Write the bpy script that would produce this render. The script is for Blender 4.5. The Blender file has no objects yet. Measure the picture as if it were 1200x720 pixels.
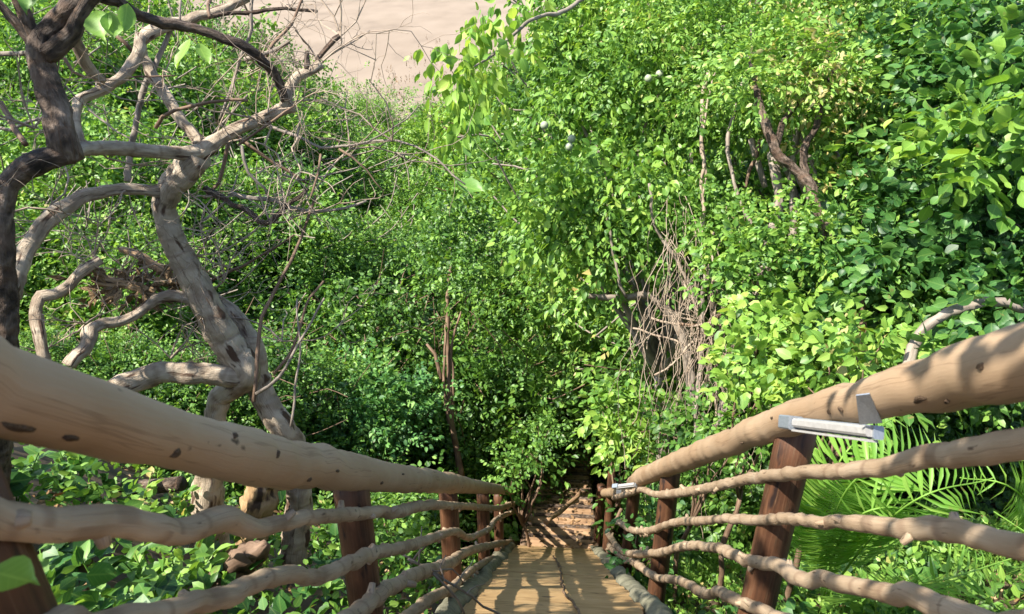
import bpy, bmesh, math, random
import numpy as np
from mathutils import Vector

random.seed(7)
RNG = np.random.default_rng(11)
SC = bpy.context.scene
COL = SC.collection
rad = math.radians

# ------------------------------------------------------------------ camera
F_PX, CU, CV, PITCH = 850.0, 600.0, 360.0, rad(27)
EYE = np.array([0.0, 0.0, 1.6])
FW = np.array([0, math.cos(PITCH), -math.sin(PITCH)])
UP = np.array([0, math.sin(PITCH), math.cos(PITCH)])
RT = np.array([1.0, 0, 0])

def ray(u, v):
    return FW + (u - CU) / F_PX * RT - (v - CV) / F_PX * UP

def P(u, v, t):
    return EYE + t * ray(u, v)

cam = bpy.data.cameras.new('camera')
cam.sensor_fit = 'HORIZONTAL'
cam.angle = 2 * math.atan(600 / F_PX)
cam.clip_start, cam.clip_end = 0.05, 6000
cam.dof.use_dof = True
cam.dof.focus_distance = 6.0
cam.dof.aperture_fstop = 8.0
cam.lens_unit = 'FOV'
co = bpy.data.objects.new('camera', cam)
co.location = EYE
co.rotation_euler = (math.pi / 2 - PITCH, 0, 0)
COL.objects.link(co)
SC.camera = co

# ------------------------------------------------------------------ light
SUN_TO = np.array([-0.74, -0.34, 1.05]); SUN_TO /= np.linalg.norm(SUN_TO)
SUN_EL = math.asin(SUN_TO[2])
W = bpy.data.worlds.new('World'); SC.world = W; W.use_nodes = True
nt = W.node_tree
sky = nt.nodes.new('ShaderNodeTexSky')
sky.sky_type = 'NISHITA'; sky.sun_disc = False
sky.sun_elevation = SUN_EL
sky.sun_rotation = math.atan2(SUN_TO[0], SUN_TO[1])
sky.air_density = 1.0; sky.dust_density = 1.0
bg = nt.nodes['Background']; bg.inputs[1].default_value = 0.135
nt.links.new(sky.outputs[0], bg.inputs[0])
sl = bpy.data.lights.new('sun', 'SUN'); sl.energy = 4.9; sl.angle = rad(0.5); sl.color = (1.0, 0.95, 0.86)
so = bpy.data.objects.new('sun', sl); COL.objects.link(so)
so.rotation_euler = Vector(-SUN_TO).to_track_quat('-Z', 'Y').to_euler()
SC.view_settings.view_transform = 'Standard'
SC.view_settings.look = 'None'
SC.view_settings.exposure = 1.48
SC.view_settings.gamma = 1.0
SC.view_settings.use_curve_mapping = False
SC.render.engine = 'CYCLES'
SC.cycles.max_bounces = 6
SC.cycles.transmission_bounces = 4
SC.cycles.diffuse_bounces = 4
SC.cycles.use_denoising = True

# ------------------------------------------------------------------ materials
def newmat(name):
    m = bpy.data.materials.new(name); m.use_nodes = True
    n = m.node_tree; b = n.nodes['Principled BSDF']
    return m, n, b

def node(n, typ, **kw):
    x = n.nodes.new(typ)
    for k, v in kw.items():
        setattr(x, k, v)
    return x

def ramp(n, stops):
    r = n.nodes.new('ShaderNodeValToRGB')
    e = r.color_ramp.elements
    e[0].position, e[0].color = stops[0][0], (*stops[0][1], 1)
    e[1].position, e[1].color = stops[-1][0], (*stops[-1][1], 1)
    for p, c in stops[1:-1]:
        q = e.new(p); q.color = (*c, 1)
    return r

def leafmat(name, stops, trans=0.36, rough=0.46, clump=0.7, yellow=1.2, spec=0.4):
    m, n, b = newmat(name)
    g = node(n, 'ShaderNodeNewGeometry')
    tc = node(n, 'ShaderNodeTexCoord')
    nz = node(n, 'ShaderNodeTexNoise'); nz.inputs['Scale'].default_value = clump; nz.inputs['Detail'].default_value = 2
    n.links.new(tc.outputs['Object'], nz.inputs['Vector'])
    ma = node(n, 'ShaderNodeMath', operation='MULTIPLY_ADD')
    n.links.new(nz.outputs['Fac'], ma.inputs[0]); ma.inputs[1].default_value = 1.5; ma.inputs[2].default_value = -0.72
    ad = node(n, 'ShaderNodeMath', operation='MULTIPLY_ADD')
    n.links.new(g.outputs['Random Per Island'], ad.inputs[0]); ad.inputs[1].default_value = 0.75
    n.links.new(ma.outputs[0], ad.inputs[2])
    ad2 = node(n, 'ShaderNodeMath', operation='ADD'); n.links.new(ad.outputs[0], ad2.inputs[0]); ad2.inputs[1].default_value = 0.08
    oi = node(n, 'ShaderNodeObjectInfo')
    ad3 = node(n, 'ShaderNodeMath', operation='MULTIPLY_ADD'); n.links.new(oi.outputs['Random'], ad3.inputs[0]); ad3.inputs[1].default_value = 0.26
    n.links.new(ad2.outputs[0], ad3.inputs[2])
    ad4 = node(n, 'ShaderNodeMath', operation='SUBTRACT'); n.links.new(ad3.outputs[0], ad4.inputs[0]); ad4.inputs[1].default_value = 0.13
    r0 = ramp(n, stops)
    n.links.new(ad4.outputs[0], r0.inputs[0])
    uv = node(n, 'ShaderNodeUVMap'); sx = node(n, 'ShaderNodeSeparateXYZ'); n.links.new(uv.outputs[0], sx.inputs[0])
    ay = node(n, 'ShaderNodeMath', operation='ABSOLUTE'); n.links.new(sx.outputs[1], ay.inputs[0])
    rb = ramp(n, [(0.015, (.55,) * 3), (0.055, (0, 0, 0))]); n.links.new(ay.outputs[0], rb.inputs[0])   # midrib
    ve = node(n, 'ShaderNodeMath', operation='MULTIPLY_ADD'); n.links.new(ay.outputs[0], ve.inputs[0]); ve.inputs[1].default_value = -0.75
    n.links.new(sx.outputs[0], ve.inputs[2])
    vs = node(n, 'ShaderNodeMath', operation='MULTIPLY'); n.links.new(ve.outputs[0], vs.inputs[0]); vs.inputs[1].default_value = 38.0
    vn = node(n, 'ShaderNodeMath', operation='SINE'); n.links.new(vs.outputs[0], vn.inputs[0])
    vr = ramp(n, [(0.80, (0, 0, 0)), (1.0, (.28,) * 3)]); n.links.new(vn.outputs[0], vr.inputs[0])
    vm = node(n, 'ShaderNodeMath', operation='MAXIMUM'); n.links.new(rb.outputs[0], vm.inputs[0]); n.links.new(vr.outputs[0], vm.inputs[1])
    m1 = node(n, 'ShaderNodeMix', data_type='RGBA', blend_type='ADD')
    n.links.new(vm.outputs[0], m1.inputs[0]); n.links.new(r0.outputs[0], m1.inputs[6]); m1.inputs[7].default_value = (.10, .12, .03, 1)
    bn = node(n, 'ShaderNodeTexNoise'); bn.inputs['Scale'].default_value = 17; bn.inputs['Detail'].default_value = 3
    n.links.new(tc.outputs['Object'], bn.inputs['Vector'])
    br = ramp(n, [(0.66, (0, 0, 0)), (0.74, (.75,) * 3)]); n.links.new(bn.outputs['Fac'], br.inputs[0])
    r = node(n, 'ShaderNodeMix', data_type='RGBA')
    n.links.new(br.outputs[0], r.inputs[0]); n.links.new(m1.outputs[2], r.inputs[6]); r.inputs[7].default_value = (.20, .15, .05, 1)
    n.links.new(r.outputs[2], b.inputs['Base Color'])
    b.inputs['Roughness'].default_value = rough
    b.inputs['Specular IOR Level'].default_value = spec
    t = node(n, 'ShaderNodeBsdfTranslucent')
    hs = node(n, 'ShaderNodeMix', data_type='RGBA', blend_type='MULTIPLY')
    hs.inputs[0].default_value = 1.0
    n.links.new(r.outputs[2], hs.inputs[6]); hs.inputs[7].default_value = (yellow * 1.25, yellow * 1.2, yellow * 0.6, 1)
    n.links.new(hs.outputs[2], t.inputs['Color'])
    mx = node(n, 'ShaderNodeMixShader'); mx.inputs[0].default_value = trans
    n.links.new(b.outputs[0], mx.inputs[1]); n.links.new(t.outputs[0], mx.inputs[2])
    n.links.new(mx.outputs[0], n.nodes['Material Output'].inputs[0])
    return m

def woodmat(name, stops, uvscale=(1.5, 3.0), detail=6, bump=0.35, rough=0.7, dark=None, darkthr=0.62, cracks=0.0, rings=0.0, dist=0.02, spots=(0.55, 0.9)):
    """peeled wood / bark on a tube: UV.x runs along in metres, UV.y round"""
    m, n, b = newmat(name)
    uv = node(n, 'ShaderNodeUVMap')
    mp = node(n, 'ShaderNodeMapping'); mp.inputs['Scale'].default_value = (uvscale[0], uvscale[1], 1)
    n.links.new(uv.outputs[0], mp.inputs[0])
    tc = node(n, 'ShaderNodeTexCoord')
    nz = node(n, 'ShaderNodeTexNoise'); nz.inputs['Scale'].default_value = 3; nz.inputs['Detail'].default_value = detail
    n.links.new(mp.outputs[0], nz.inputs['Vector'])
    n2 = node(n, 'ShaderNodeTexNoise'); n2.inputs['Scale'].default_value = 5.0; n2.inputs['Detail'].default_value = 5
    n.links.new(tc.outputs['Object'], n2.inputs['Vector'])
    mpg = node(n, 'ShaderNodeMapping'); mpg.inputs['Scale'].default_value = (6.0, 26.0, 1)
    n.links.new(uv.outputs[0], mpg.inputs[0])
    ng = node(n, 'ShaderNodeTexNoise'); ng.inputs['Scale'].default_value = 2.5; ng.inputs['Detail'].default_value = 6; ng.inputs['Roughness'].default_value = 0.7
    n.links.new(mpg.outputs[0], ng.inputs['Vector'])
    mg = node(n, 'ShaderNodeMath', operation='MULTIPLY_ADD'); n.links.new(ng.outputs['Fac'], mg.inputs[0]); mg.inputs[1].default_value = 0.34; mg.inputs[2].default_value = -0.17
    sg = node(n, 'ShaderNodeMath', operation='ADD'); n.links.new(mg.outputs[0], sg.inputs[0]); n.links.new(nz.outputs['Fac'], sg.inputs[1])
    av = node(n, 'ShaderNodeMath', operation='MULTIPLY_ADD')
    n.links.new(sg.outputs[0], av.inputs[0]); av.inputs[1].default_value = 0.55
    h = node(n, 'ShaderNodeMath', operation='MULTIPLY'); n.links.new(n2.outputs['Fac'], h.inputs[0]); h.inputs[1].default_value = 0.45
    n.links.new(h.outputs[0], av.inputs[2])
    r = ramp(n, stops)
    n.links.new(av.outputs[0], r.inputs[0])
    col = r.outputs[0]
    if dark:
        n3 = node(n, 'ShaderNodeTexNoise'); n3.inputs['Scale'].default_value = 9; n3.inputs['Detail'].default_value = 3
        mp3 = node(n, 'ShaderNodeMapping'); mp3.inputs['Scale'].default_value = (*spots, 1)
        n.links.new(uv.outputs[0], mp3.inputs[0]); n.links.new(mp3.outputs[0], n3.inputs['Vector'])
        r3 = ramp(n, [(darkthr, (0, 0, 0)), (darkthr + 0.07, (1, 1, 1))])
        n.links.new(n3.outputs['Fac'], r3.inputs[0])
        mx = node(n, 'ShaderNodeMix', data_type='RGBA')
        n.links.new(r3.outputs[0], mx.inputs[0]); n.links.new(col, mx.inputs[6]); mx.inputs[7].default_value = (*dark, 1)
        col = mx.outputs[2]
    if cracks:                                       # long drying cracks along the grain
        mp4 = node(n, 'ShaderNodeMapping'); mp4.inputs['Scale'].default_value = (0.16, 1.7, 1); mp4.inputs['Location'].default_value = (3.3, 1.7, 0)
        n.links.new(uv.outputs[0], mp4.inputs[0])
        n4 = node(n, 'ShaderNodeTexNoise'); n4.inputs['Scale'].default_value = 4; n4.inputs['Detail'].default_value = 4
        n.links.new(mp4.outputs[0], n4.inputs['Vector'])
        s4 = node(n, 'ShaderNodeMath', operation='SUBTRACT'); n.links.new(n4.outputs['Fac'], s4.inputs[0]); s4.inputs[1].default_value = 0.5
        a4 = node(n, 'ShaderNodeMath', operation='ABSOLUTE'); n.links.new(s4.outputs[0], a4.inputs[0])
        r4 = ramp(n, [(0.002, (cracks,) * 3), (0.009, (0, 0, 0))])
        n.links.new(a4.outputs[0], r4.inputs[0])
        m4 = node(n, 'ShaderNodeMix', data_type='RGBA')
        n.links.new(r4.outputs[0], m4.inputs[0]); n.links.new(col, m4.inputs[6]); m4.inputs[7].default_value = (0.10, 0.055, 0.03, 1)
        col = m4.outputs[2]
    if rings:                                        # dark node rings across the stick
        mp5 = node(n, 'ShaderNodeMapping'); mp5.inputs['Scale'].default_value = (1.7, 0.12, 1)
        n.links.new(uv.outputs[0], mp5.inputs[0])
        n5 = node(n, 'ShaderNodeTexNoise'); n5.inputs['Scale'].default_value = 2.2; n5.inputs['Detail'].default_value = 1.5
        n.links.new(mp5.outputs[0], n5.inputs['Vector'])
        s5 = node(n, 'ShaderNodeMath', operation='SUBTRACT'); n.links.new(n5.outputs['Fac'], s5.inputs[0]); s5.inputs[1].default_value = 0.52
        a5 = node(n, 'ShaderNodeMath', operation='ABSOLUTE'); n.links.new(s5.outputs[0], a5.inputs[0])
        r5 = ramp(n, [(0.006, (rings,) * 3), (0.026, (0, 0, 0))])
        n.links.new(a5.outputs[0], r5.inputs[0])
        m5 = node(n, 'ShaderNodeMix', data_type='RGBA')
        n.links.new(r5.outputs[0], m5.inputs[0]); n.links.new(col, m5.inputs[6]); m5.inputs[7].default_value = (0.13, 0.075, 0.045, 1)
        col = m5.outputs[2]
    n.links.new(col, b.inputs['Base Color'])
    b.inputs['Roughness'].default_value = rough
    b.inputs['Specular IOR Level'].default_value = 0.25
    bp = node(n, 'ShaderNodeBump'); bp.inputs['Strength'].default_value = bump; bp.inputs['Distance'].default_value = dist
    n.links.new(av.outputs[0], bp.inputs['Height']); n.links.new(bp.outputs[0], b.inputs['Normal'])
    return m

def noisemat(name, stops, scale, rough=0.85, bump=0.4, detail=8, dist=0.05, stretch=(1, 1, 1)):
    m, n, b = newmat(name)
    tc = node(n, 'ShaderNodeTexCoord')
    mp = node(n, 'ShaderNodeMapping'); mp.inputs['Scale'].default_value = stretch
    n.links.new(tc.outputs['Object'], mp.inputs[0])
    nz = node(n, 'ShaderNodeTexNoise'); nz.inputs['Scale'].default_value = scale; nz.inputs['Detail'].default_value = detail
    n.links.new(mp.outputs[0], nz.inputs['Vector'])
    r = ramp(n, stops); n.links.new(nz.outputs['Fac'], r.inputs[0])
    n.links.new(r.outputs[0], b.inputs['Base Color'])
    b.inputs['Roughness'].default_value = rough
    b.inputs['Specular IOR Level'].default_value = 0.2
    bp = node(n, 'ShaderNodeBump'); bp.inputs['Strength'].default_value = bump; bp.inputs['Distance'].default_value = dist
    n.links.new(nz.outputs['Fac'], bp.inputs['Height']); n.links.new(bp.outputs[0], b.inputs['Normal'])
    return m

def plainmat(name, c, rough=0.5, metal=0.0, spec=0.4):
    m, n, b = newmat(name)
    nz = node(n, 'ShaderNodeTexNoise'); nz.inputs['Scale'].default_value = 14; nz.inputs['Detail'].default_value = 5
    r = ramp(n, [(0.3, tuple(x * 0.78 for x in c)), (0.7, c)])
    n.links.new(nz.outputs['Fac'], r.inputs[0]); n.links.new(r.outputs[0], b.inputs['Base Color'])
    b.inputs['Roughness'].default_value = rough; b.inputs['Metallic'].default_value = metal
    b.inputs['Specular IOR Level'].default_value = spec
    return m

M = {}
M['rail'] = woodmat('peeled_pole', [(0.22, (0.180, 0.112, 0.061)), (0.40, (0.266, 0.175, 0.101)), (0.58, (0.309, 0.214, 0.131)), (0.78, (0.361, 0.265, 0.176))],
                    (0.8, 1.3), bump=0.25, dark=(0.035, 0.018, 0.011), darkthr=0.675, cracks=.4, spots=(1.3, 0.75))
M['branch'] = woodmat('peeled_branch', [(0.24, (0.133, 0.084, 0.047)), (0.40, (0.242, 0.169, 0.104)), (0.56, (0.318, 0.234, 0.153)), (0.75, (0.399, 0.316, 0.225))],
                      (2.2, 1.2), bump=0.45, dark=(0.06, 0.034, 0.022), darkthr=0.65, cracks=.4, rings=.45, spots=(1.5, .7))
M['post'] = woodmat('stained_post', [(0.3, (0.022, 0.011, 0.007)), (0.5, (0.082, 0.036, 0.018)), (0.72, (0.16, 0.078, 0.04))], (0.5, 5.0), bump=0.5, rough=0.55, cracks=.9, dark=(0.02, 0.012, 0.01), darkthr=0.6)
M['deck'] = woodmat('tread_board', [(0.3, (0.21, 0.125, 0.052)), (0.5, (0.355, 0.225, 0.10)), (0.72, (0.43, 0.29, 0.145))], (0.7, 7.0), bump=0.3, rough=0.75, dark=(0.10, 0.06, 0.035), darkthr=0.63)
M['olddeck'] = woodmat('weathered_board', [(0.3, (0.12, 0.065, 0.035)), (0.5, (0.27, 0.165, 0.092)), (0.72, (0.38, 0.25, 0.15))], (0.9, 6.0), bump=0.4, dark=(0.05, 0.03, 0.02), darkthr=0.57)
M['moss'] = woodmat('mossy_log', [(0.3, (0.06, 0.058, 0.036)), (0.5, (0.165, 0.155, 0.105)), (0.72, (0.27, 0.245, 0.175))], (4.5, 1.0), bump=0.8)
M['pale'] = woodmat('pale_bark', [(0.30, (0.075, 0.05, 0.033)), (0.42, (0.26, 0.20, 0.14)), (0.54, (0.42, 0.34, 0.25)), (0.72, (0.55, 0.46, 0.345))],
                    (3.6, 1.6), bump=1.0, dist=.05, detail=9, dark=(0.075, 0.042, 0.026), darkthr=0.58, cracks=.5, rings=.35)
M['darkbark'] = woodmat('dark_bark', [(0.34, (0.012, 0.008, 0.006)), (0.45, (0.055, 0.037, 0.026)), (0.55, (0.14, 0.10, 0.073)), (0.68, (0.28, 0.215, 0.165))], (6.0, 3.0), bump=1.0, cracks=.8, dist=.08, detail=10, rings=.5)
M['greybark'] = woodmat('grey_bark', [(0.3, (0.077, 0.060, 0.047)), (0.5, (0.215, 0.176, 0.138)), (0.72, (0.344, 0.292, 0.241))], (2.5, 1.6), bump=0.6)
M['brownbark'] = woodmat('brown_bark', [(0.3, (0.05, 0.028, 0.018)), (0.5, (0.15, 0.095, 0.06)), (0.72, (0.27, 0.18, 0.12))], (2.5, 2), bump=0.6)
M['drystem'] = woodmat('dry_stem', [(0.3, (0.138, 0.095, 0.065)), (0.5, (0.292, 0.224, 0.163)), (0.72, (0.413, 0.335, 0.258))], (2.5, 2), bump=0.4)
M['cork'] = woodmat('corky_wood', [(0.3, (0.103, 0.056, 0.026)), (0.5, (0.292, 0.189, 0.095)), (0.72, (0.447, 0.327, 0.198))], (5.0, 4.0), bump=1.0, dark=(0.05, 0.03, 0.02), darkthr=0.55)
M['soil'] = noisemat('soil', [(0.3, (0.035, 0.025, 0.016)), (0.5, (0.085, 0.06, 0.038)), (0.7, (0.15, 0.105, 0.07))], 1.6, bump=0.8)
M['sand'] = noisemat('sand', [(0.30, (0.165, 0.125, 0.088)), (0.42, (0.20, 0.153, 0.108)), (0.54, (0.218, 0.168, 0.120)), (0.7, (0.238, 0.185, 0.134))], 0.16, bump=0.3, stretch=(0.8, 0.3, 1))
M['metal'] = plainmat('brushed_metal', (0.30, 0.33, 0.36), 0.45, 0.6)
M['white'] = plainmat('lamp_plastic', (0.30, 0.285, 0.265), 0.35)
M['fruit'] = plainmat('pale_fruit', (0.30, 0.34, 0.22), 0.6)
M['litter'] = leafmat('dry_leaf', [(0.1, (0.07, 0.035, 0.018)), (0.5, (0.20, 0.11, 0.055)), (0.9, (0.40, 0.27, 0.15))], trans=0.12, rough=0.8, spec=0.15)
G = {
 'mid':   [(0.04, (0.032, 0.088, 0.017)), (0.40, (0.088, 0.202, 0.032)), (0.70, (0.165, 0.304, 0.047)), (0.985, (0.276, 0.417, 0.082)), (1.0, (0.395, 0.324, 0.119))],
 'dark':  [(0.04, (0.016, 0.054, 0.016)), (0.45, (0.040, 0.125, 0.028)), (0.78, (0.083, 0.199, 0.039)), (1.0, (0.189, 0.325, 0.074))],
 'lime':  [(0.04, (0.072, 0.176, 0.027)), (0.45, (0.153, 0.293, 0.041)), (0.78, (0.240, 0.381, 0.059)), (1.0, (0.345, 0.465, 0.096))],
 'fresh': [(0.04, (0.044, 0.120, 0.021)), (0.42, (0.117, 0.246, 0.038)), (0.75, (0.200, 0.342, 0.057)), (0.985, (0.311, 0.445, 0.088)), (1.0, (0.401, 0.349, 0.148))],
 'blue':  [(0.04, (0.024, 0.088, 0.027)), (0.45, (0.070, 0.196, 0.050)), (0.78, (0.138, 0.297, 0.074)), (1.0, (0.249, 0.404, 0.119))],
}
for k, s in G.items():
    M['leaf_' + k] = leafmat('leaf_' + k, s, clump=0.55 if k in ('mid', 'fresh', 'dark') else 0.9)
M['palm'] = leafmat('palm_leaf', [(0.1, (0.14, 0.30, 0.04)), (0.5, (0.22, 0.40, 0.07)), (0.9, (0.32, 0.47, 0.09))], trans=0.45, clump=1.5)

# ------------------------------------------------------------------ objects, names, labels
def tag(o, label=None, cat=None, group=None, kind=None):
    for k, v in (('label', label), ('category', cat), ('group', group), ('kind', kind)):
        if v: o[k] = v
    return o

def empty(name, loc, label, cat, group=None):
    o = bpy.data.objects.new(name, None)
    o.empty_display_size = 0.2
    o.location = tuple(float(x) for x in loc)
    COL.objects.link(o)
    return tag(o, label, cat, group)

def link(name, me, mat, parent=None, smooth=True):
    o = bpy.data.objects.new(name, me)
    me.materials.append(mat)
    COL.objects.link(o)
    if parent is not None:
        o.parent = parent
        o.location = tuple(-parent.location)      # mesh is in world metres, parent sits at the thing's base
    if smooth and len(me.polygons):
        me.polygons.foreach_set('use_smooth', np.ones(len(me.polygons), dtype=bool))
    return o

class MB:
    """collects tubes / boxes into ONE mesh"""
    def __init__(s): s.v = []; s.f = []; s.uv = []
    def tube(s, pts, radii, segs=10, wob=0.0, knots=0.0, cap=True, seed=None, relief=0.0):
        pts = np.asarray(pts, float); n = len(pts)
        radii = np.broadcast_to(np.asarray(radii, float), (n,)).copy()
        rg = np.random.default_rng(seed if seed is not None else RNG.integers(1 << 30))
        tan = np.gradient(pts, axis=0)
        tan /= np.linalg.norm(tan, axis=1)[:, None] + 1e-9
        a = np.cross(tan[0], [0.13, 0.21, 0.97]); a /= np.linalg.norm(a) + 1e-9
        seg = np.r_[0, np.cumsum(np.linalg.norm(np.diff(pts, axis=0), axis=1))]
        if knots:                                    # scattered nodes and a slow change of girth
            f = np.ones(n); rm = radii.mean()
            for _ in range(int(seg[-1] / (rm * 9)) + 1):
                c, w_ = rg.uniform(0, seg[-1]), rm * rg.uniform(.35, 1.3)
                f += knots * rg.uniform(-.6, 2.6) * np.exp(-((seg - c) / w_) ** 2)
            f += knots * 1.1 * np.sin(seg / (rm * 5) + rg.random() * 6) + knots * .8 * np.sin(seg / (rm * 2.3) + rg.random() * 6)
            radii = radii * f
        ph = rg.random(4) * 6.28
        rel = rg.normal(0, 1, (n, segs))
        rel = (rel + np.roll(rel, 1, 0) + np.roll(rel, 1, 1) + 1.5 * np.roll(rel, -1, 0)) * relief / 2
        ang = np.arange(segs) / segs * 2 * math.pi
        base = len(s.v)
        off = rg.random() * 7
        for i in range(n):
            t = tan[i]
            a = a - t * np.dot(a, t); a /= np.linalg.norm(a) + 1e-9
            b = np.cross(t, a)
            rr = radii[i] * (1 + wob * (0.5 * np.sin(2 * ang + ph[0] + seg[i] * 2.2) + 0.3 * np.sin(3 * ang + ph[1] - seg[i] * 5) + 0.12 * np.sin(ang * 5 + ph[2] + seg[i] * 9)) + (wob * 0.12) * rg.normal(0, 0.5, segs) + rel[i])
            ring = pts[i] + np.outer(np.cos(ang) * rr, a) + np.outer(np.sin(ang) * rr, b)
            s.v.extend(ring.tolist())
        for i in range(n - 1):
            for k in range(segs):
                k2 = (k + 1) % segs
                s.f.append((base + i * segs + k, base + i * segs + k2, base + (i + 1) * segs + k2, base + (i + 1) * segs + k))
                u0, u1, w0, w1 = seg[i] + off, seg[i + 1] + off, k / segs, (k + 1) / segs
                s.uv.extend([(u0, w0), (u0, w1), (u1, w1), (u1, w0)])
        if cap:
            for i, order in ((0, -1), (n - 1, 1)):
                c = len(s.v); s.v.append((pts[i] + tan[i] * order * radii[i] * 0.12).tolist())
                for k in range(segs):
                    k2 = (k + 1) % segs
                    tri = (base + i * segs + k, base + i * segs + k2, c)
                    s.f.append(tri if order > 0 else tri[::-1])
                    s.uv.extend([(0, 0), (0.03, 0), (0.02, 0.03)])
        return s
    def box(s, c, ax, ay, az, grain=0, bev=0.0):
        """box from centre and three half-axis vectors, with chamfered long edges along ax"""
        c, ax, ay, az = [np.asarray(q, float) for q in (c, ax, ay, az)]
        b = bev
        prof = [(-1, -1 + b), (-1 + b, -1), (1 - b, -1), (1, -1 + b), (1, 1 - b), (1 - b, 1), (-1 + b, 1), (-1, 1 - b)] if b else [(-1, -1), (1, -1), (1, 1), (-1, 1)]
        base = len(s.v); n = len(prof)
        L = np.linalg.norm(ax) * 2; Wd = np.linalg.norm(ay) * 2; off = random.random() * 9
        for e in (-1, 1):
            for (y, z) in prof:
                s.v.append((c + ax * e + ay * y + az * z).tolist())
        for k in range(n):
            k2 = (k + 1) % n
            s.f.append((base + k, base + n + k, base + n + k2, base + k2))
            y0, y1 = prof[k][0] * Wd / 2, prof[k2][0] * Wd / 2
            s.uv.extend([(off, y0 + off), (off + L, y0 + off), (off + L, y1 + off), (off, y1 + off)])
        s.f.append(tuple(base + k for k in range(n))); s.uv.extend([(prof[k][0] * .05, prof[k][1] * .05) for k in range(n)])
        s.f.append(tuple(base + n + k for k in range(n))[::-1]); s.uv.extend([(prof[k][0] * .05, prof[k][1] * .05) for k in range(n)])
        return s
    def sphere(s, c, r, seg=10, rings=7, wob=0.0):
        c = np.asarray(c, float); base = len(s.v); r = np.broadcast_to(np.asarray(r, float), (3,))
        for i in range(rings + 1):
            th = math.pi * i / rings
            for k in range(seg):
                p = 2 * math.pi * k / seg
                d = np.array([math.sin(th) * math.cos(p), math.sin(th) * math.sin(p), math.cos(th)])
                s.v.append((c + d * r * (1 + wob * (random.random() - .5))).tolist())
        for i in range(rings):
            for k in range(seg):
                k2 = (k + 1) % seg
                s.f.append((base + i * seg + k, base + (i + 1) * seg + k, base + (i + 1) * seg + k2, base + i * seg + k2))
                s.uv.extend([(i * .05, k * .05)] * 4)
        return s
    def build(s, name, mat, parent=None, smooth=True):
        me = bpy.data.meshes.new(name)
        me.from_pydata(s.v, [], s.f)
        uv = me.uv_layers.new(name='UVMap')
        uv.data.foreach_set('uv', np.asarray(s.uv, np.float32).ravel())
        return link(name, me, mat, parent, smooth)

def spline(pts, step=0.05, jit=0.0, seed=None):
    """Catmull-Rom through points (any number of columns), resampled about every `step` metres on the first three"""
    p = np.asarray(pts, float)
    if len(p) == 2:
        p = np.vstack([p[0], (p[0] + p[1]) / 2, p[1]])
    q = np.vstack([2 * p[0] - p[1], p, 2 * p[-1] - p[-2]])
    out = []
    for i in range(1, len(q) - 2):
        n = max(1, int(np.linalg.norm(q[i + 1, :3] - q[i, :3]) / step))
        for k in range(n):
            t = k / n
            a, b, c, d = q[i - 1], q[i], q[i + 1], q[i + 2]
            out.append(0.5 * ((2 * b) + (-a + c) * t + (2 * a - 5 * b + 4 * c - d) * t * t + (-a + 3 * b - 3 * c + d) * t ** 3))
    out.append(q[-2])
    out = np.asarray(out)
    if jit:
        rg = np.random.default_rng(seed)
        j = rg.normal(0, jit, (len(out), 3))
        out[:, :3] += (j + np.roll(j, 1, 0)) / 2
    return out

# ------------------------------------------------------------------ leaves
OV_V = np.array([(0, 0, 0), (.28, .46, .05), (.66, .40, .03), (1, 0, -.16), (.66, -.40, .03), (.28, -.46, .05), (.30, 0, 0.0), (.68, 0, -.05)])
OV_F = [(0, 6, 1), (6, 7, 2, 1), (7, 3, 2), (0, 5, 6), (6, 5, 4, 7), (7, 4, 3)]
RH_V = np.array([(0, 0, 0), (.45, .5, .10), (1, 0, -.1), (.45, -.5, .10)])
RH_F = [(0, 2, 1), (0, 3, 2)]
ST_V = np.array([(0, .12, 0), (.35, .5, .0), (1, 0, -.22), (.35, -.5, .0), (0, -.12, 0), (.4, 0, -.04)])
ST_F = [(0, 5, 1), (1, 5, 2), (2, 5, 3), (3, 5, 4), (4, 5, 0)]

_o = [(.10, .20), (.24, .40), (.42, .50), (.60, .44), (.78, .26), (.91, .09)]
FI_V = np.array([(0, 0, 0)] + [(x, y, .06 * y) for x, y in _o] + [(1, 0, -.14)] + [(x, -y, .06 * y) for x, y in _o[::-1]] + [(x, 0, -.05 - .06 * x * x) for x, y in _o])
_m = lambda k: 14 + k
FI_F = [(0, _m(0), 1)] + [(_m(k), _m(k + 1), k + 2, k + 1) for k in range(5)] + [(_m(5), 7, 6)] + [(0, 13, _m(0))] + [(_m(k), 13 - k, 12 - k, _m(k + 1)) for k in range(5)] + [(_m(5), 8, 7)]

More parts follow.
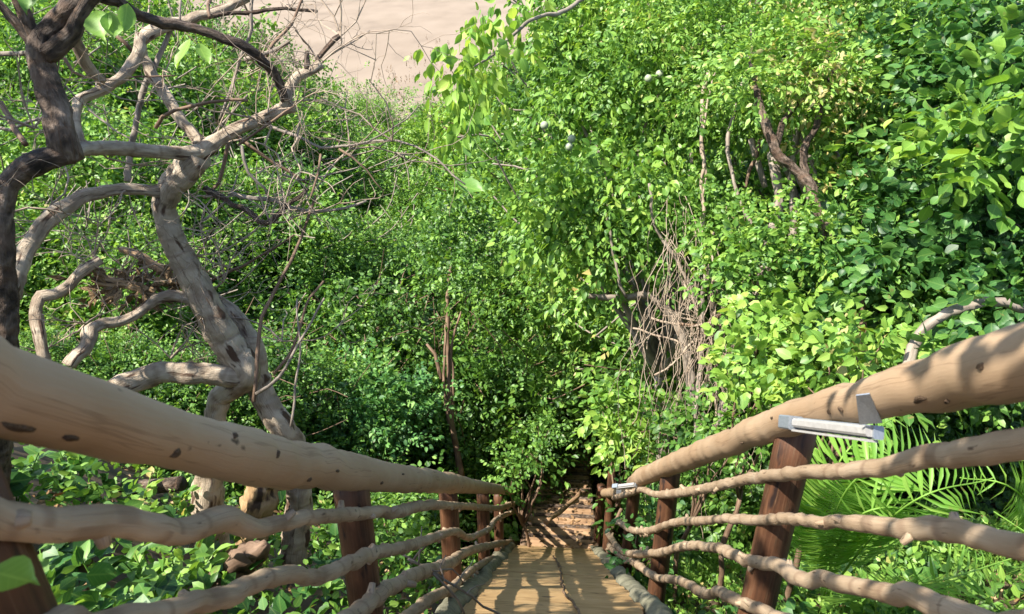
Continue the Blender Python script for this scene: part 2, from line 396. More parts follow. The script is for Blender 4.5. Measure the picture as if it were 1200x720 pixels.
def leafmesh(name, pos, axis, nrm, length, ratio=0.6, shape='oval'):
    V, F = {'oval': (OV_V, OV_F), 'rhomb': (RH_V, RH_F), 'strip': (ST_V, ST_F), 'fine': (FI_V, FI_F)}[shape]
    n = len(pos)
    axis = axis / (np.linalg.norm(axis, axis=1)[:, None] + 1e-9)
    nrm = nrm - axis * np.sum(nrm * axis, axis=1)[:, None]
    nrm /= np.linalg.norm(nrm, axis=1)[:, None] + 1e-9
    side = np.cross(nrm, axis)
    length = np.broadcast_to(length, (n,))
    ratio = np.broadcast_to(ratio, (n,))
    curl = RNG.uniform(0.3, 1.8, n)
    v = (pos[:, None, :] + V[None, :, 0, None] * (axis * length[:, None])[:, None, :]
         + V[None, :, 1, None] * (side * (length * ratio)[:, None])[:, None, :]
         + V[None, :, 2, None] * (nrm * (length * curl)[:, None])[:, None, :])
    nv = len(V)
    loops = np.concatenate([np.array(f) for f in F])
    tot = np.array([len(f) for f in F])
    st = np.r_[0, np.cumsum(tot)[:-1]]
    nl = len(loops); nf = len(F)
    me = bpy.data.meshes.new(name)
    me.vertices.add(n * nv); me.vertices.foreach_set('co', v.astype(np.float32).ravel())
    me.loops.add(n * nl); me.loops.foreach_set('vertex_index', (loops[None, :] + np.arange(n)[:, None] * nv).astype(np.int32).ravel())
    me.polygons.add(n * nf)
    me.polygons.foreach_set('loop_start', (st[None, :] + np.arange(n)[:, None] * nl).astype(np.int32).ravel())
    me.polygons.foreach_set('loop_total', np.tile(tot, n).astype(np.int32))
    me.update(calc_edges=True)
    uv = me.uv_layers.new(name='UVMap')
    uv.data.foreach_set('uv', np.tile(V[loops][:, :2], (n, 1)).astype(np.float32).ravel())
    return me

def rdir(n):
    d = RNG.normal(0, 1, (n, 3)); return d / np.linalg.norm(d, axis=1)[:, None]

def sprigs(cen, out, k, ll, sl=None, droop=0.35, spread=0.9, up=0.8):
    """k leaves along a short twig at every centre; returns pos, axis, normal, length arrays"""
    n = len(cen); sl = sl or ll * 2.6
    f = RNG.random((n, k)) ** 0.8
    ns = out * .5 + RNG.normal(0, .38, (n, 3)); ns[:, 2] += up
    sd = np.cross(out, ns); sd /= np.linalg.norm(sd, axis=1)[:, None] + 1e-9
    ns = np.cross(sd, out)                              # the plane the spray lies in
    sg = np.where(RNG.random((n, k)) < .5, -1., 1.)
    side = sd[:, None, :] * sg[..., None]
    pos = cen[:, None, :] + out[:, None, :] * (f * sl)[..., None] + side * ll * 0.2
    pos[..., 2] -= (f ** 2) * sl * droop * .5
    ax = out[:, None, :] * (0.25 + 0.75 * f ** 2)[..., None] + side * (spread * (1.05 - .5 * f))[..., None] + RNG.normal(0, .22, (n, k, 3))
    ax[..., 2] -= droop * (0.5 + RNG.random((n, k)))
    nr = ns[:, None, :] + RNG.normal(0, 0.24, (n, k, 3))
    L = ll * RNG.uniform(0.55, 1.2, (n, k)) * (1.1 - .3 * f)
    return pos.reshape(-1, 3), ax.reshape(-1, 3), nr.reshape(-1, 3), L.ravel()

def blob(c, r, n, inner=0.45, lump=0.28):
    """n points and outward directions in a lumpy ellipsoid shell"""
    c = np.asarray(c, float); r = np.broadcast_to(np.asarray(r, float), (3,))
    d = rdir(n)
    w = rdir(7); ph = RNG.random(7) * 6.28; fr = RNG.uniform(2.0, 5.5, 7)
    l = np.zeros(n)
    for i in range(7):
        l += np.sin(fr[i] * (d @ w[i]) * 2 + ph[i])
    rad_ = (inner + (1 - inner) * RNG.random(n) ** 0.6) * (1 + lump * l / 3)
    return c + d * r * rad_[:, None], d

def crown(name, blobs, ll, per_m2, k=9, shape='oval', ratio=0.6, droop=0.35, up=0.8, outup=0.25, inner=0.45, lump=0.3, shoots=True):
    """blobs: (centre, radius or (rx,ry,rz)); per_m2: sprigs per square metre of blob surface"""
    out = []
    small = []
    for c, r in blobs:                                  # big lobes are broken into clumps with gaps between them
        rr = np.broadcast_to(np.asarray(r, float), (3,))
        if rr.mean() < .3:
            small.append((c, rr)); continue
        m = 12
        d = rdir(m)
        for _ in range(6):                              # push the clump directions apart
            for i in range(m):
                w = d[i] - d; q = np.linalg.norm(w, axis=1) + .05; q[i] = 9
                d[i] += (w / q[:, None] ** 3).sum(0) * .04; d[i] /= np.linalg.norm(d[i])
        for i in range(m):
            small.append((np.asarray(c) + d[i] * rr * RNG.uniform(.55, .98), rr * RNG.uniform(.24, .40) * np.array([1.15, 1.15, .8])))
        small.append((np.asarray(c), rr * .45))
    for c, r in small:
        rr = np.broadcast_to(np.asarray(r, float), (3,))
        area = 4 * math.pi * (np.prod(rr) ** (2 / 3))
        sc = RNG.uniform(.78, 1.22)
        p, d = blob(c, rr, max(6, int(area * per_m2 / sc ** 1.6)), inner, lump)
        d = d + RNG.normal(0, 0.45, d.shape); d[:, 2] += outup
        d /= np.linalg.norm(d, axis=1)[:, None]
        out.append(sprigs(p, d, k, ll * sc, droop=droop, up=up))
        if not shoots: continue
        m = max(2, int(area * per_m2 / 14))            # shoots that stick out of the crown
        p, d = blob(c, rr * .95, m, .85, lump)
        d = d + RNG.normal(0, 0.5, d.shape); d[:, 2] += outup * 1.6
        d /= np.linalg.norm(d, axis=1)[:, None]
        out.append(sprigs(p, d, int(k * 1.8), ll * sc * .85, sl=ll * 5.0, droop=droop, spread=1.1, up=up))
    pos, ax, nr, L = [np.concatenate(q) for q in zip(*out)]
    return leafmesh(name, pos, ax, nr, L, ratio, shape)

# ------------------------------------------------------------------ terrain
WAZ = math.atan2(0.053, 0.768)
WD = np.array([math.sin(WAZ), math.cos(WAZ), 0.0]); LD = np.array([math.cos(WAZ), -math.sin(WAZ), 0.0])
TAN = 0.9027
C0 = EYE[2] - 0.79                        # height of the stair's pitch line at s = 0
def pitch_z(s): return C0 - TAN * s
PY = np.array([-30, -4, 0.6, 2.0, 7.2, 8.4, 9.8, 11.2, 14, 20, 30, 45, 80, 110, 3000.])
PZ = np.array([2.0, -0.35, -0.45, -1.5, -6.2, -7.9, -8.4, -8.0, -9.1, -11.0, -12.5, -13.5, -14.6, -15.2, -15.3])
def ground(x, y):
    x = np.asarray(x, float); y = np.asarray(y, float)
    s = x * WD[0] + y * WD[1]; l = x * LD[0] + y * LD[1]
    z = np.interp(s, PY, PZ)
    near = np.clip((24 - s) / 12, 0, 1)
    lb = np.clip(-l - 0.75, 0, 9); rb = np.clip(l - 1.0, 0, 7)
    z = z + near * (0.50 * lb - 0.012 * lb ** 2 + 0.42 * rb)
    far = np.clip((70 - s) / 30, 0, 1) * (1 - near)
    z = z + far * (3.2 * np.clip((-l - 5) / 12, 0, 1) + 2.6 * np.clip((l - 6) / 12, 0, 1))
    a = np.clip((90 - s) / 30, 0, 1)
    z = z + a * (0.09 * np.sin(1.9 * x + 0.7 * y) + 0.07 * np.sin(2.9 * y - 1.3 * x + 2) + 0.03 * np.sin(6 * x + 5 * y))
    return z

def ground_hit(u, v):
    d = ray(u, v)
    for t in np.arange(1.2, 120, 0.03):
        p = EYE + d * t
        if p[2] < ground(p[0], p[1]):
            return p
    return EYE + d * 120

xs = np.unique(np.r_[np.arange(-14, 14.01, 0.28), np.geomspace(14, 2500, 36), -np.geomspace(14, 2500, 36)])
ys = np.unique(np.r_[np.arange(-8, 26, 0.28), np.geomspace(26, 3000, 60), -np.geomspace(8, 600, 12)])
X, Y = np.meshgrid(xs, ys)
Z = ground(X, Y)
nx, ny = len(xs), len(ys)
idx = np.arange(nx * ny).reshape(ny, nx)
fs = np.stack([idx[:-1, :-1], idx[:-1, 1:], idx[1:, 1:], idx[1:, :-1]], -1).reshape(-1, 4)
me = bpy.data.meshes.new('ground'); me.from_pydata(np.stack([X, Y, Z], -1).reshape(-1, 3).tolist(), [], fs.tolist())
tag(link('ground', me, M['soil']), kind='structure')
# the pale flat beyond the scrub
sx = np.unique(np.r_[-np.geomspace(2, 2500, 40), np.geomspace(2, 2500, 40)])
sy = np.r_[np.linspace(74, 140, 34), np.geomspace(144, 2900, 30)]
X, Y = np.meshgrid(sx, sy)
edge = 3.0 * np.sin(X[0] * 0.11) + 2 * np.sin(X[0] * 0.31 + 1)
Y[0] += edge
Z = ground(X, Y) + 0.12 + 0.03 * np.sin(Y * 0.23 + X * 0.06) * np.sin(X * .11)
idx = np.arange(X.size).reshape(X.shape)
fs = np.stack([idx[:-1, :-1], idx[:-1, 1:], idx[1:, 1:], idx[1:, :-1]], -1).reshape(-1, 4)
me = bpy.data.meshes.new('sand'); me.from_pydata(np.stack([X, Y, Z], -1).reshape(-1, 3).tolist(), [], fs.tolist())
tag(link('sand', me, M['sand']), kind='structure')

# ------------------------------------------------------------------ the stairs
def SL(s, l, z): return WD * s + LD * l + np.array([0, 0, z])
DL, DR = -0.467, 0.584
RUN = 0.25; RISE = RUN * TAN
S0 = (C0 - 0.0) / TAN                      # where the pitch line meets the landing (z = 0)
NT = 26.5
st = empty('plank_walkway', SL(S0, 0, 0), 'long steep walkway of warm tan planks running down between the two pole railings', 'walkway')
DV = np.array([WD[0], WD[1], -TAN]); DV /= np.linalg.norm(DV)
NV = np.cross(LD, DV); NV = NV if NV[2] > 0 else -NV
BL = 0.235; NB = int(RUN * NT / (BL * math.cos(math.atan(TAN)))) + 1
for i in range(NB):
    sl_ = BL * (i + .5)
    tl = random.uniform(-.012, .03)                     # boards lap a little, none quite true
    d2 = DV * math.cos(tl) + NV * math.sin(tl); n2 = np.cross(LD, d2); n2 = n2 if n2[2] > 0 else -n2
    c = SL(S0, (DL + DR) / 2 + random.uniform(-.02, .02), 0) + DV * sl_ - NV * (0.018 + random.uniform(0, .004))
    MB().box(c, (LD + DV * random.uniform(-.008, .008)) * (DR - DL) / 2 * random.uniform(0.97, 1.0), d2 * BL * random.uniform(.478, .492), n2 * 0.018, bev=0.10).build('plank', M['deck'], st, smooth=False)
for l0, sg in ((DL - 0.07, 1), (DR + 0.07, 2)):
    pts = []
    for k, s in enumerate(np.arange(S0 - 0.15, 7.75, 0.09)):
        pts.append(np.r_[SL(s, l0 + 0.015 * math.sin(k * .7 + sg), pitch_z(s) - 0.05 + 0.008 * math.sin(k * .5)), 0.078 + 0.008 * math.sin(k * .8 + sg)])
    pts = np.array(pts)
    MB().tube(pts[:, :3], pts[:, 3], 18, wob=0.10, knots=0.05, seed=sg, relief=.07).build('edge_log', M['moss'], st)
b = MB()                                     # the landing the view is taken from
for i in range(9):
    b.box(SL(S0 - 0.30 - 0.11 - i * 0.205, 0.06, -0.022), LD * 0.62, WD * 0.098, np.array([0, 0, 0.02]), bev=0.1)
b.build('landing', M['deck'], st, smooth=False)

# lower flight
LS0 = S0 + RUN * 26
LZ0 = pitch_z(LS0)
lo = empty('lower_staircase', SL(LS0, 0.1, LZ0 - 0.3), 'dim lower flight of rough brown board steps beyond the foot of the bright stairs', 'staircase')
for i in range(9):
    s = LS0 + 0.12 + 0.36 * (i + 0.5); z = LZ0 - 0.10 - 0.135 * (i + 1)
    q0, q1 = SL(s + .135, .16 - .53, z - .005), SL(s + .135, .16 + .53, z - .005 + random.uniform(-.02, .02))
    MB().tube(np.linspace(q0, q1, 24), .042, 12, wob=.1, relief=.06).build('shade_band_pole', M['darkbark'], lo)  # dark poles added at the step edges to draw the shaded bands between steps
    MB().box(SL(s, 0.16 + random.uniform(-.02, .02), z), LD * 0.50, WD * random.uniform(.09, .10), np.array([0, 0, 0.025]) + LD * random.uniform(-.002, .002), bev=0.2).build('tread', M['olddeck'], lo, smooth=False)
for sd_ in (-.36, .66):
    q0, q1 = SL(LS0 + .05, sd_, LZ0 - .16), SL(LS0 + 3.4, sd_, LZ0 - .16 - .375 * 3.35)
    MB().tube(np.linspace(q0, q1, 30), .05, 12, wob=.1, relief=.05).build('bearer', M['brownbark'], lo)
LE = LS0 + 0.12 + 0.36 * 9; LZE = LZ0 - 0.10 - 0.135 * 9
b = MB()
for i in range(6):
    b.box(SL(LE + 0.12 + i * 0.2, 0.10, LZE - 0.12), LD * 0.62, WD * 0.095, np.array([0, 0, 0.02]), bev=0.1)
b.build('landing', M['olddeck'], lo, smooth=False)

# ------------------------------------------------------------------ railings
RL_POST, RL_RAIL = -0.665, -0.575
RR_POST, RR_RAIL = 0.765, 0.685
def on_plane(u, v, l, tmax=12.5):
    d = ray(u, v); dl = float(d @ LD)
    t = l / dl if abs(dl) > 1e-6 else tmax
    if t < 0 or t > tmax: t = tmax
    return EYE + d * t, t

def rail_from(trace, l, name, mat, parent, wob, knots, jit, segs=14, step=0.035, seed=0, lead=None):
    pts = []
    for u, v, dpx in trace:
        p, t = on_plane(u, v, l)
        pts.append(np.r_[p, dpx / 2 * t / F_PX * (.9 if name == 'branch_rail' else 1)])
    if lead is not None:                   # carry the pole on behind the viewer
        p, r = pts[0][:3], pts[0][3]; s0 = float(p @ WD)
        up_ = np.array([WD[0], WD[1], -TAN]); sb = min(0.62, s0 - .12)
        p1 = p - up_ * (s0 - sb)                        # up the slope to the landing, then level along it
        for q in ([p - up_ * (s0 - sb) * .5] if s0 - sb > .4 else []): pts.insert(0, np.r_[q, r])
        pts.insert(0, np.r_[p1, r])
        pts.insert(0, np.r_[p1 - WD * .5 + [0, 0, .12], r]); pts.insert(0, np.r_[p1 - WD * 1.9 + [0, 0, .12], r])
    s = spline(np.array(pts), step, jit, seed)
    mb = MB().tube(s[:, :3], np.clip(s[:, 3], 0.006, 1), segs, wob=wob, knots=knots, seed=seed, relief=.008)
    if name == 'branch_rail':                            # stubs of cut side shoots
        rg = np.random.default_rng(seed + 500)
        for _ in range(int(len(s) / 16)):
            k = rg.integers(2, len(s) - 2); d = rg.normal(0, 1, 3); tg = s[k + 1, :3] - s[k - 1, :3]; tg /= np.linalg.norm(tg)
            d -= tg * (d @ tg); d = d / np.linalg.norm(d) + tg * .5
            r = s[k, 3]
            mb.tube(np.array([s[k, :3], s[k, :3] + d * r * .9, s[k, :3] + d * r * rg.uniform(1.2, 1.9)]), [r * .7, r * .5, r * .36], 8, wob=.1, seed=3)
    return mb.build(name, mat, parent)

def post(parent, u, vtop, l, dia, zext=0.0, seed=0, base_s=None, tmax=14):
    p, t = on_plane(u, vtop, l, tmax)
    s = float(p @ WD); zb = min(pitch_z(s) - 0.35, float(ground(p[0], p[1])) - 0.1)
    zs = np.linspace(zb, p[2] + zext, 12)
    pts = np.array([[p[0], p[1], z] for z in zs])
    pts[:, 0] += np.linspace(0.01, 0, 12) * math.sin(seed * 3)
    MB().tube(pts, dia / 2 * np.linspace(1.05, 0.97, 12), 18, wob=0.02, knots=0.01, seed=seed).build('post', M['post'], parent)
    return p

lr = empty('pole_railing', SL(1.6, RL_POST, pitch_z(1.6)), 'rustic pole railing down the shaded left side of the stairs, five brown posts', 'railing')
lpz = []
for k, (u, v, dia) in enumerate([(-84, 560, .12), (410, 563, .118), (525, 574, .122), (566, 578, .12), (584, 580, .12), (601, 585, .12)]):
    post(lr, u, v, RL_POST + 0.03, dia, 0.02, seed=k + 1)
rail_from([(0, 458, 106), (67, 476, 94), (150, 502, 82), (205, 516, 68), (290, 534, 63), (333, 542, 56), (397, 551, 46), (467, 561, 32), (523, 566, 23), (567, 572, 14), (590, 574.5, 10), (600, 576, 8)],
          RL_RAIL - 0.03, 'handrail', M['rail'], lr, 0.035, 0.012, 0.004, 20, 0.04, 21, lead=0.6)
rail_from([(0, 610, 52), (50, 613, 48), (100, 612, 45), (150, 613, 42), (183, 620, 38), (213, 622, 35), (247, 611, 32), (267, 605, 33), (300, 620, 26), (333, 613, 22), (367, 606, 21), (397, 604, 19), (443, 600, 16), (467, 600, 16), (500, 592, 13), (540, 593, 9), (567, 595, 8), (587, 595, 7), (607, 588, 6)],
          RL_RAIL, 'branch_rail', M['branch'], lr, 0.07, 0.030, 0.0025, 12, 0.025, 22, lead=0.5)
rail_from([(120, 735, 36), (200, 713, 31), (267, 699, 30), (300, 683, 26), (333, 673, 24), (367, 677, 22), (397, 667, 22), (433, 650, 18), (467, 643, 15), (500, 633, 13), (533, 623, 10), (550, 630, 8), (573, 620, 7), (583, 608, 6), (605, 598, 5)],
          RL_RAIL, 'branch_rail', M['branch'], lr, 0.07, 0.032, 0.0025, 12, 0.025, 23, lead=0.5)
rail_from([(370, 748, 28), (417, 720, 24), (450, 693, 22), (490, 673, 18), (527, 660, 15), (540, 650, 13), (560, 643, 10), (587, 637, 8), (607, 635, 6)],
          RL_RAIL, 'branch_rail', M['branch'], lr, 0.07, 0.035, 0.003, 12, 0.03, 24, lead=0.8)
rail_from([(440, 745, 18), (480, 720, 16), (507, 700, 14), (530, 690, 13), (542, 677, 10), (567, 660, 9), (590, 650, 7), (610, 646, 6)],
          RL_RAIL, 'branch_rail', M['branch'], lr, 0.07, 0.035, 0.003, 12, 0.03, 25, lead=0.8)

rr = empty('pole_railing', SL(1.6, RR_POST, pitch_z(1.6)), 'rustic pole railing on the sunlit right side of the stairs, carrying the near lamp', 'railing')
for k, (u, v, dia) in enumerate([(935, 500, .118), (787, 548, .122), (744, 566, .115), (716, 574, .115)]):
    post(rr, u, v, RR_POST - 0.02, dia, 0.01, seed=k + 31)
rail_from([(1200, 425, 90), (1125, 442, 73), (1050, 459, 55), (985, 475, 46), (915, 495, 40), (860, 517, 31), (800, 540, 25), (770, 552, 22), (752, 560, 20), (743, 567, 18)],
          RR_RAIL + 0.02, 'handrail', M['rail'], rr, 0.035, 0.012, 0.004, 20, 0.04, 41, lead=0.6)
rail_from([(740, 574, 12), (727, 577, 12), (708, 578, 10)], RR_RAIL + 0.03, 'handrail', M['rail'], rr, 0.05, 0.02, 0.003, 14, 0.06, 42)
rail_from([(1200, 520, 42), (1167, 525, 40), (1117, 535, 34), (1095, 534, 33), (1047, 546, 25), (1000, 552, 21), (980, 554, 20), (947, 553, 19), (910, 557, 16), (880, 561, 15), (840, 570, 13), (800, 577, 12), (771, 580, 9), (752, 574, 8), (742, 577, 8), (720, 584, 7)],
          RR_RAIL, 'branch_rail', M['branch'], rr, 0.07, 0.030, 0.0025, 12, 0.025, 43, lead=0.5)
rail_from([(1200, 641, 36), (1150, 629, 33), (1100, 620, 29), (1053, 620, 25), (1013, 613, 22), (967, 613, 17), (927, 608, 15), (883, 610, 14), (850, 608, 12), (815, 611, 11), (794, 612, 10), (777, 617, 9), (761, 622, 9), (740, 621, 8), (722, 610, 7)],
          RR_RAIL, 'branch_rail', M['branch'], rr, 0.07, 0.032, 0.0025, 12, 0.025, 44, lead=0.5)
rail_from([(1165, 735, 40), (1127, 720, 36), (1100, 710, 32), (1067, 700, 28), (1017, 690, 24), (967, 680, 22), (933, 678, 20), (913, 663, 19), (873, 657, 16), (850, 645, 14), (827, 640, 12), (798, 641, 11), (782, 646, 10), (765, 649, 10), (740, 649, 9), (727, 645, 8), (712, 625, 7)],
          RR_RAIL, 'branch_rail', M['branch'], rr, 0.07, 0.035, 0.003, 12, 0.025, 45, lead=0.5)
rail_from([(955, 745, 20), (903, 719, 18), (883, 711, 17), (857, 700, 15), (843, 693, 14), (827, 697, 13), (813, 689, 12), (794, 680, 11), (773, 678, 10), (761, 672, 10), (744, 660, 9), (728, 652, 8), (714, 640, 8)],
          RR_RAIL, 'branch_rail', M['branch'], rr, 0.08, 0.04, 0.003, 12, 0.03, 46, lead=0.8)

from mathutils.bvhtree import BVHTree
M['knot'] = woodmat('knot_wood', [(0.3, (0.045, 0.026, 0.015)), (0.5, (0.12, 0.075, 0.043)), (0.72, (0.24, 0.165, 0.10))], (12, 12), bump=1.0)
def knots_on(rail, parent, items):
    me = rail.data
    vs = [v.co.copy() for v in me.vertices]; bvh = BVHTree.FromPolygons(vs, [tuple(p.vertices) for p in me.polygons])
    for (u, v, L, w) in items:
        hit = bvh.ray_cast(Vector(EYE), Vector(ray(u, v)).normalized())
        if hit[0] is None: continue
        p, nr = np.array(hit[0]), np.array(hit[1]); nr = nr if nr @ ray(u, v) < 0 else -nr
        tg = np.array([WD[0], WD[1], -TAN]); tg -= nr * (tg @ nr); tg /= np.linalg.norm(tg); bt = np.cross(nr, tg)
        vv, ff, uu = [p + nr * .003], [], []
        n = 14; ph = random.random() * 6
        for k in range(n):
            a = 2 * math.pi * k / n; r = 1 + .22 * math.sin(2 * a + ph) + .15 * math.sin(3 * a - ph) + .08 * math.sin(5 * a)
            o = tg * math.cos(a) * L * r + bt * math.sin(a) * w * r
            vv.append(p + o * .6 + nr * .0045); vv.append(p + o - nr * .006)
        mb = MB(); mb.v = [q.tolist() for q in vv]
        for k in range(n):
            a, b_, c, d = 1 + 2 * k, 2 + 2 * k, 1 + 2 * ((k + 1) % n), 2 + 2 * ((k + 1) % n)
            mb.f += [(0, a, c), (a, b_, d, c)]; mb.uv += [(0, 0), (.05, 0), (.05, .05), (0, 0), (.05, 0), (.05, .05), (0, .05)]
        mb.build('knot', M['knot'], parent)
hr = [o for o in bpy.data.objects if o.name.startswith('handrail')]
knots_on([o for o in hr if o.parent == lr][0], lr, [(20, 500, .026, .006), (82, 512, .016, .005), (172, 546, .022, .008), (206, 531, .014, .009), (325, 532, .007, .010), (362, 562, .012, .008), (395, 552, .010, .006), (447, 566, .012, .007), (275, 511, .010, .006), (472, 556, .012, .005)])
knots_on([o for o in hr if o.parent == rr][0], rr, [(1078, 468, .030, .009), (986, 480, .010, .010), (972, 483, .006, .007), (1150, 430, .012, .006), (870, 519, .014, .007), (905, 490, .008, .006), (1110, 470, .010, .005)])

for par, l_, ss in ((lr, RL_POST, (-.5,)), (rr, RR_POST, (.55, -.7))):
    for s_ in ss:
        b_ = SL(s_, l_, -.4); t_ = SL(s_, l_, 1.33)
        MB().tube(np.linspace(b_, t_, 12), .06, 18, wob=.02).build('post', M['post'], par)
# posts and bar of the lower flight
for (u, v0, v1, t, d) in [(700, 541, 634, 10.4, .115), (714, 530, 590, 11.3, .115)]:
    a, c = P(u, v1, t), P(u, v0, t)
    c[0], c[1] = a[0], a[1]
    MB().tube(np.linspace(a - [0, 0, .5], c, 9), d / 2, 14, wob=0.03).build('post', M['post'], lo)
s = spline(np.array([P(640, 612, 9.6), P(655, 600, 10), P(668, 590, 10.4), P(680, 578, 10.8)]), .08, .01)
MB().tube(s, 0.035, 9, wob=0.1).build('handrail', M['olddeck'], lo)

# ------------------------------------------------------------------ rail lamps
def rail_lamp(a, b, face, label, plate):
    """slim strip lamp from a to b (world), its cover turned to `face`"""
    a = np.asarray(a); b = np.asarray(b)
    o = empty('strip_lamp', (a + b) / 2, label, 'lamp', 'strip lamps on the right railing')
    ax = b - a; L = np.linalg.norm(ax); x = ax / L
    f = np.asarray(face, float); f = f - x * (f @ x); f /= np.linalg.norm(f)
    z = np.cross(x, f); z = z if z[2] > 0 else -z
    h, d = 0.030, 0.030
    c = (a + b) / 2
    MB().box(c - f * 0.008, x * L / 2, f * 0.012, z * 0.015, bev=0.25).build('housing', M['metal'], o, smooth=False)
    pts = np.linspace(a + x * 0.055, b - x * 0.004, 8)
    MB().box((a + b) / 2 + x * 0.025 + f * 0.010 + z * 0.001, x * (L / 2 - .03), f * 0.010, z * 0.0115, bev=0.45).build('diffuser', M['white'], o, smooth=False)
    MB().box(a + x * 0.026 + f * 0.008, x * 0.027, f * 0.020, z * 0.018, bev=0.2).build('end_cap', M['metal'], o, smooth=False)
    MB().box(c - z * 0.019 + f * 0.002 + x * 0.02, x * (L * 0.42), f * 0.016, z * 0.003, bev=0.2).build('lower_cover', M['white'], o, smooth=False)
    p0, p1, p2, p3 = plate
    nrm = np.cross(p1 - p0, p2 - p0); nrm /= np.linalg.norm(nrm)
    mb = MB(); mb.v = [q.tolist() for q in (p0, p1, p2, p3)] + [(q + nrm * 0.003).tolist() for q in (p0, p1, p2, p3)]
    mb.f = [(0, 1, 2, 3), (7, 6, 5, 4)] + [(i, 4 + i, 4 + (i + 1) % 4, (i + 1) % 4) for i in range(4)]
    mb.uv = [(0, 0)] * 24
    mb.build('bracket', M['metal'], o, smooth=False)

f = EYE - P(970, 495, 1.8); f = f / np.linalg.norm(f)
rail_lamp(P(924, 495, 1.93), P(1026, 507, 1.56), f, 'grey strip lamp bracketed to the right handrail beside the nearest post',
          [P(1003, 464, 1.50), P(1019, 462, 1.48), P(1034, 496, 1.535), P(1007, 498, 1.56)])
f = EYE - P(730, 570, 5.5); f = f / np.linalg.norm(f) + np.array([0, 0, .6])
rail_lamp(P(720, 571, 5.75), P(745, 568, 5.6), f, 'small pale strip lamp at the far lower end of the right handrail',
          [P(722, 572, 6.0), P(728, 571, 6.0), P(728, 578, 6.0), P(722, 579, 6.0)])

# ------------------------------------------------------------------ traced wood: (u, v, diameter px, t)
def traced(tr, name, mat, parent, wob=0.12, knots=0.07, jit=0.006, segs=None, step=None, seed=None, relief=None):
    big = max(q[2] for q in tr) >= 8
    segs = segs or (18 if big else 9); step = step or (.028 if big else .05)
    relief = (.055 if big else 0.0) if relief is None else relief
    jit = jit * (.6 if big else 1)
    pts = np.array([np.r_[P(u, v, t), d / 2 * t / F_PX * (.88 if mat is not M['brownbark'] else 1)] for (u, v, d, t) in tr])
    s = spline(pts, step, jit, seed)
    return MB().tube(s[:, :3], np.clip(s[:, 3], 0.0015, 1), segs, wob=wob, knots=knots, seed=seed, relief=relief).build(name, mat, parent)

def T(pts, d0, d1, t0, t1):
    """(u,v) list -> trace with linear diameter and depth"""
    n = len(pts)
    return [(u, v, d0 + (d1 - d0) * i / (n - 1), t0 + (t1 - t0) * i / (n - 1)) for i, (u, v) in enumerate(pts)]

def twig_cluster(mb, p, d, L, r, depth, rg, bend=0.35):
    d = d / np.linalg.norm(d)
    n = 5; pts = [p]
    for i in range(n):
        d = d + rg.normal(0, bend * 0.5, 3); d /= np.linalg.norm(d)
        pts.append(pts[-1] + d * L / n)
    pts = np.array(pts)
    mb.tube(pts, np.linspace(r, r * 0.45, len(pts)), 5, cap=False)
    if depth > 0:
        for k in range(rg.integers(2, 4)):
            i = rg.integers(1, len(pts))
            twig_cluster(mb, pts[i], d + rg.normal(0, 0.75, 3), L * rg.uniform(.45, .75), r * 0.6, depth - 1, rg, bend)

base = ground_hit(285, 650)
gt = empty('gnarled_tree', base, 'crooked nearly bare tree with pale twisting limbs left of the stairs', 'tree')
# stems
traced([(235, 184, 34, 4.05), (215, 205, 34, 4.1), (198, 225, 33, 4.15), (192, 245, 32, 4.2), (200, 275, 36, 4.25), (212, 300, 40, 4.3), (228, 330, 42, 4.35), (246, 365, 43, 4.4), (263, 395, 41, 4.45), (280, 420, 36, 4.5), (289, 436, 34, 4.5), (278, 452, 32, 4.55), (258, 466, 28, 4.6), (252, 490, 26, 4.65), (246, 540, 34, 4.75), (243, 585, 38, 4.85), (245, 640, 46, 4.95), (240, 735, 50, 5.1)], 'trunk', M['pale'], gt, seed=1)
traced([(232, 345, 22, 4.55), (258, 358, 26, 4.6), (283, 385, 30, 4.6), (297, 413, 30, 4.6), (300, 435, 30, 4.65), (310, 470, 32, 4.7), (330, 500, 33, 4.75), (345, 522, 32, 4.85), (352, 560, 30, 4.9), (345, 640, 34, 5.0), (335, 740, 36, 5.1)], 'trunk', M['pale'], gt, seed=2)
traced(T([(132, 458), (145, 452), (165, 444), (190, 437), (230, 438), (262, 440), (288, 440)], 28, 30, 4.2, 4.5), 'limb', M['pale'], gt, seed=3)
# dark near stem and its fork
traced([(-12, 700, 40, 3.9), (-6, 560, 36, 3.7), (4, 420, 32, 3.5), (6, 350, 30, 3.45), (2, 300, 28, 3.4), (0, 255, 28, 3.4), (10, 217, 30, 3.4), (36, 194, 32, 3.4), (62, 185, 32, 3.4), (82, 181, 32, 3.45)], 'trunk', M['darkbark'], gt, wob=.14, seed=4)
traced([(80, 186, 34, 3.45), (74, 165, 34, 3.4), (66, 130, 32, 3.4), (56, 97, 32, 3.4), (49, 68, 36, 3.4), (52, 45, 38, 3.4), (66, 28, 34, 3.4), (84, 12, 38, 3.4), (95, -18, 34, 3.4), (90, -60, 30, 3.4)], 'limb', M['darkbark'], gt, wob=.14, seed=5)
traced(T([(48, 62), (38, 40), (28, 18), (20, -10), (5, -50)], 20, 15, 3.4, 3.3), 'limb', M['darkbark'], gt, seed=6)
traced(T([(46, 66), (28, 38), (10, 14), (-10, -4)], 12, 10, 3.4, 3.3), 'limb', M['darkbark'], gt, seed=7)
traced(T([(56, 62), (72, 52), (86, 35), (94, 18), (104, 2), (128, -20)], 26, 20, 3.38, 3.4), 'limb', M['darkbark'], gt, wob=.16, seed=8)
traced(T([(34, 62), (20, 62), (0, 64), (-20, 70)], 7, 7, 3.5, 3.6), 'limb', M['greybark'], gt, seed=9)
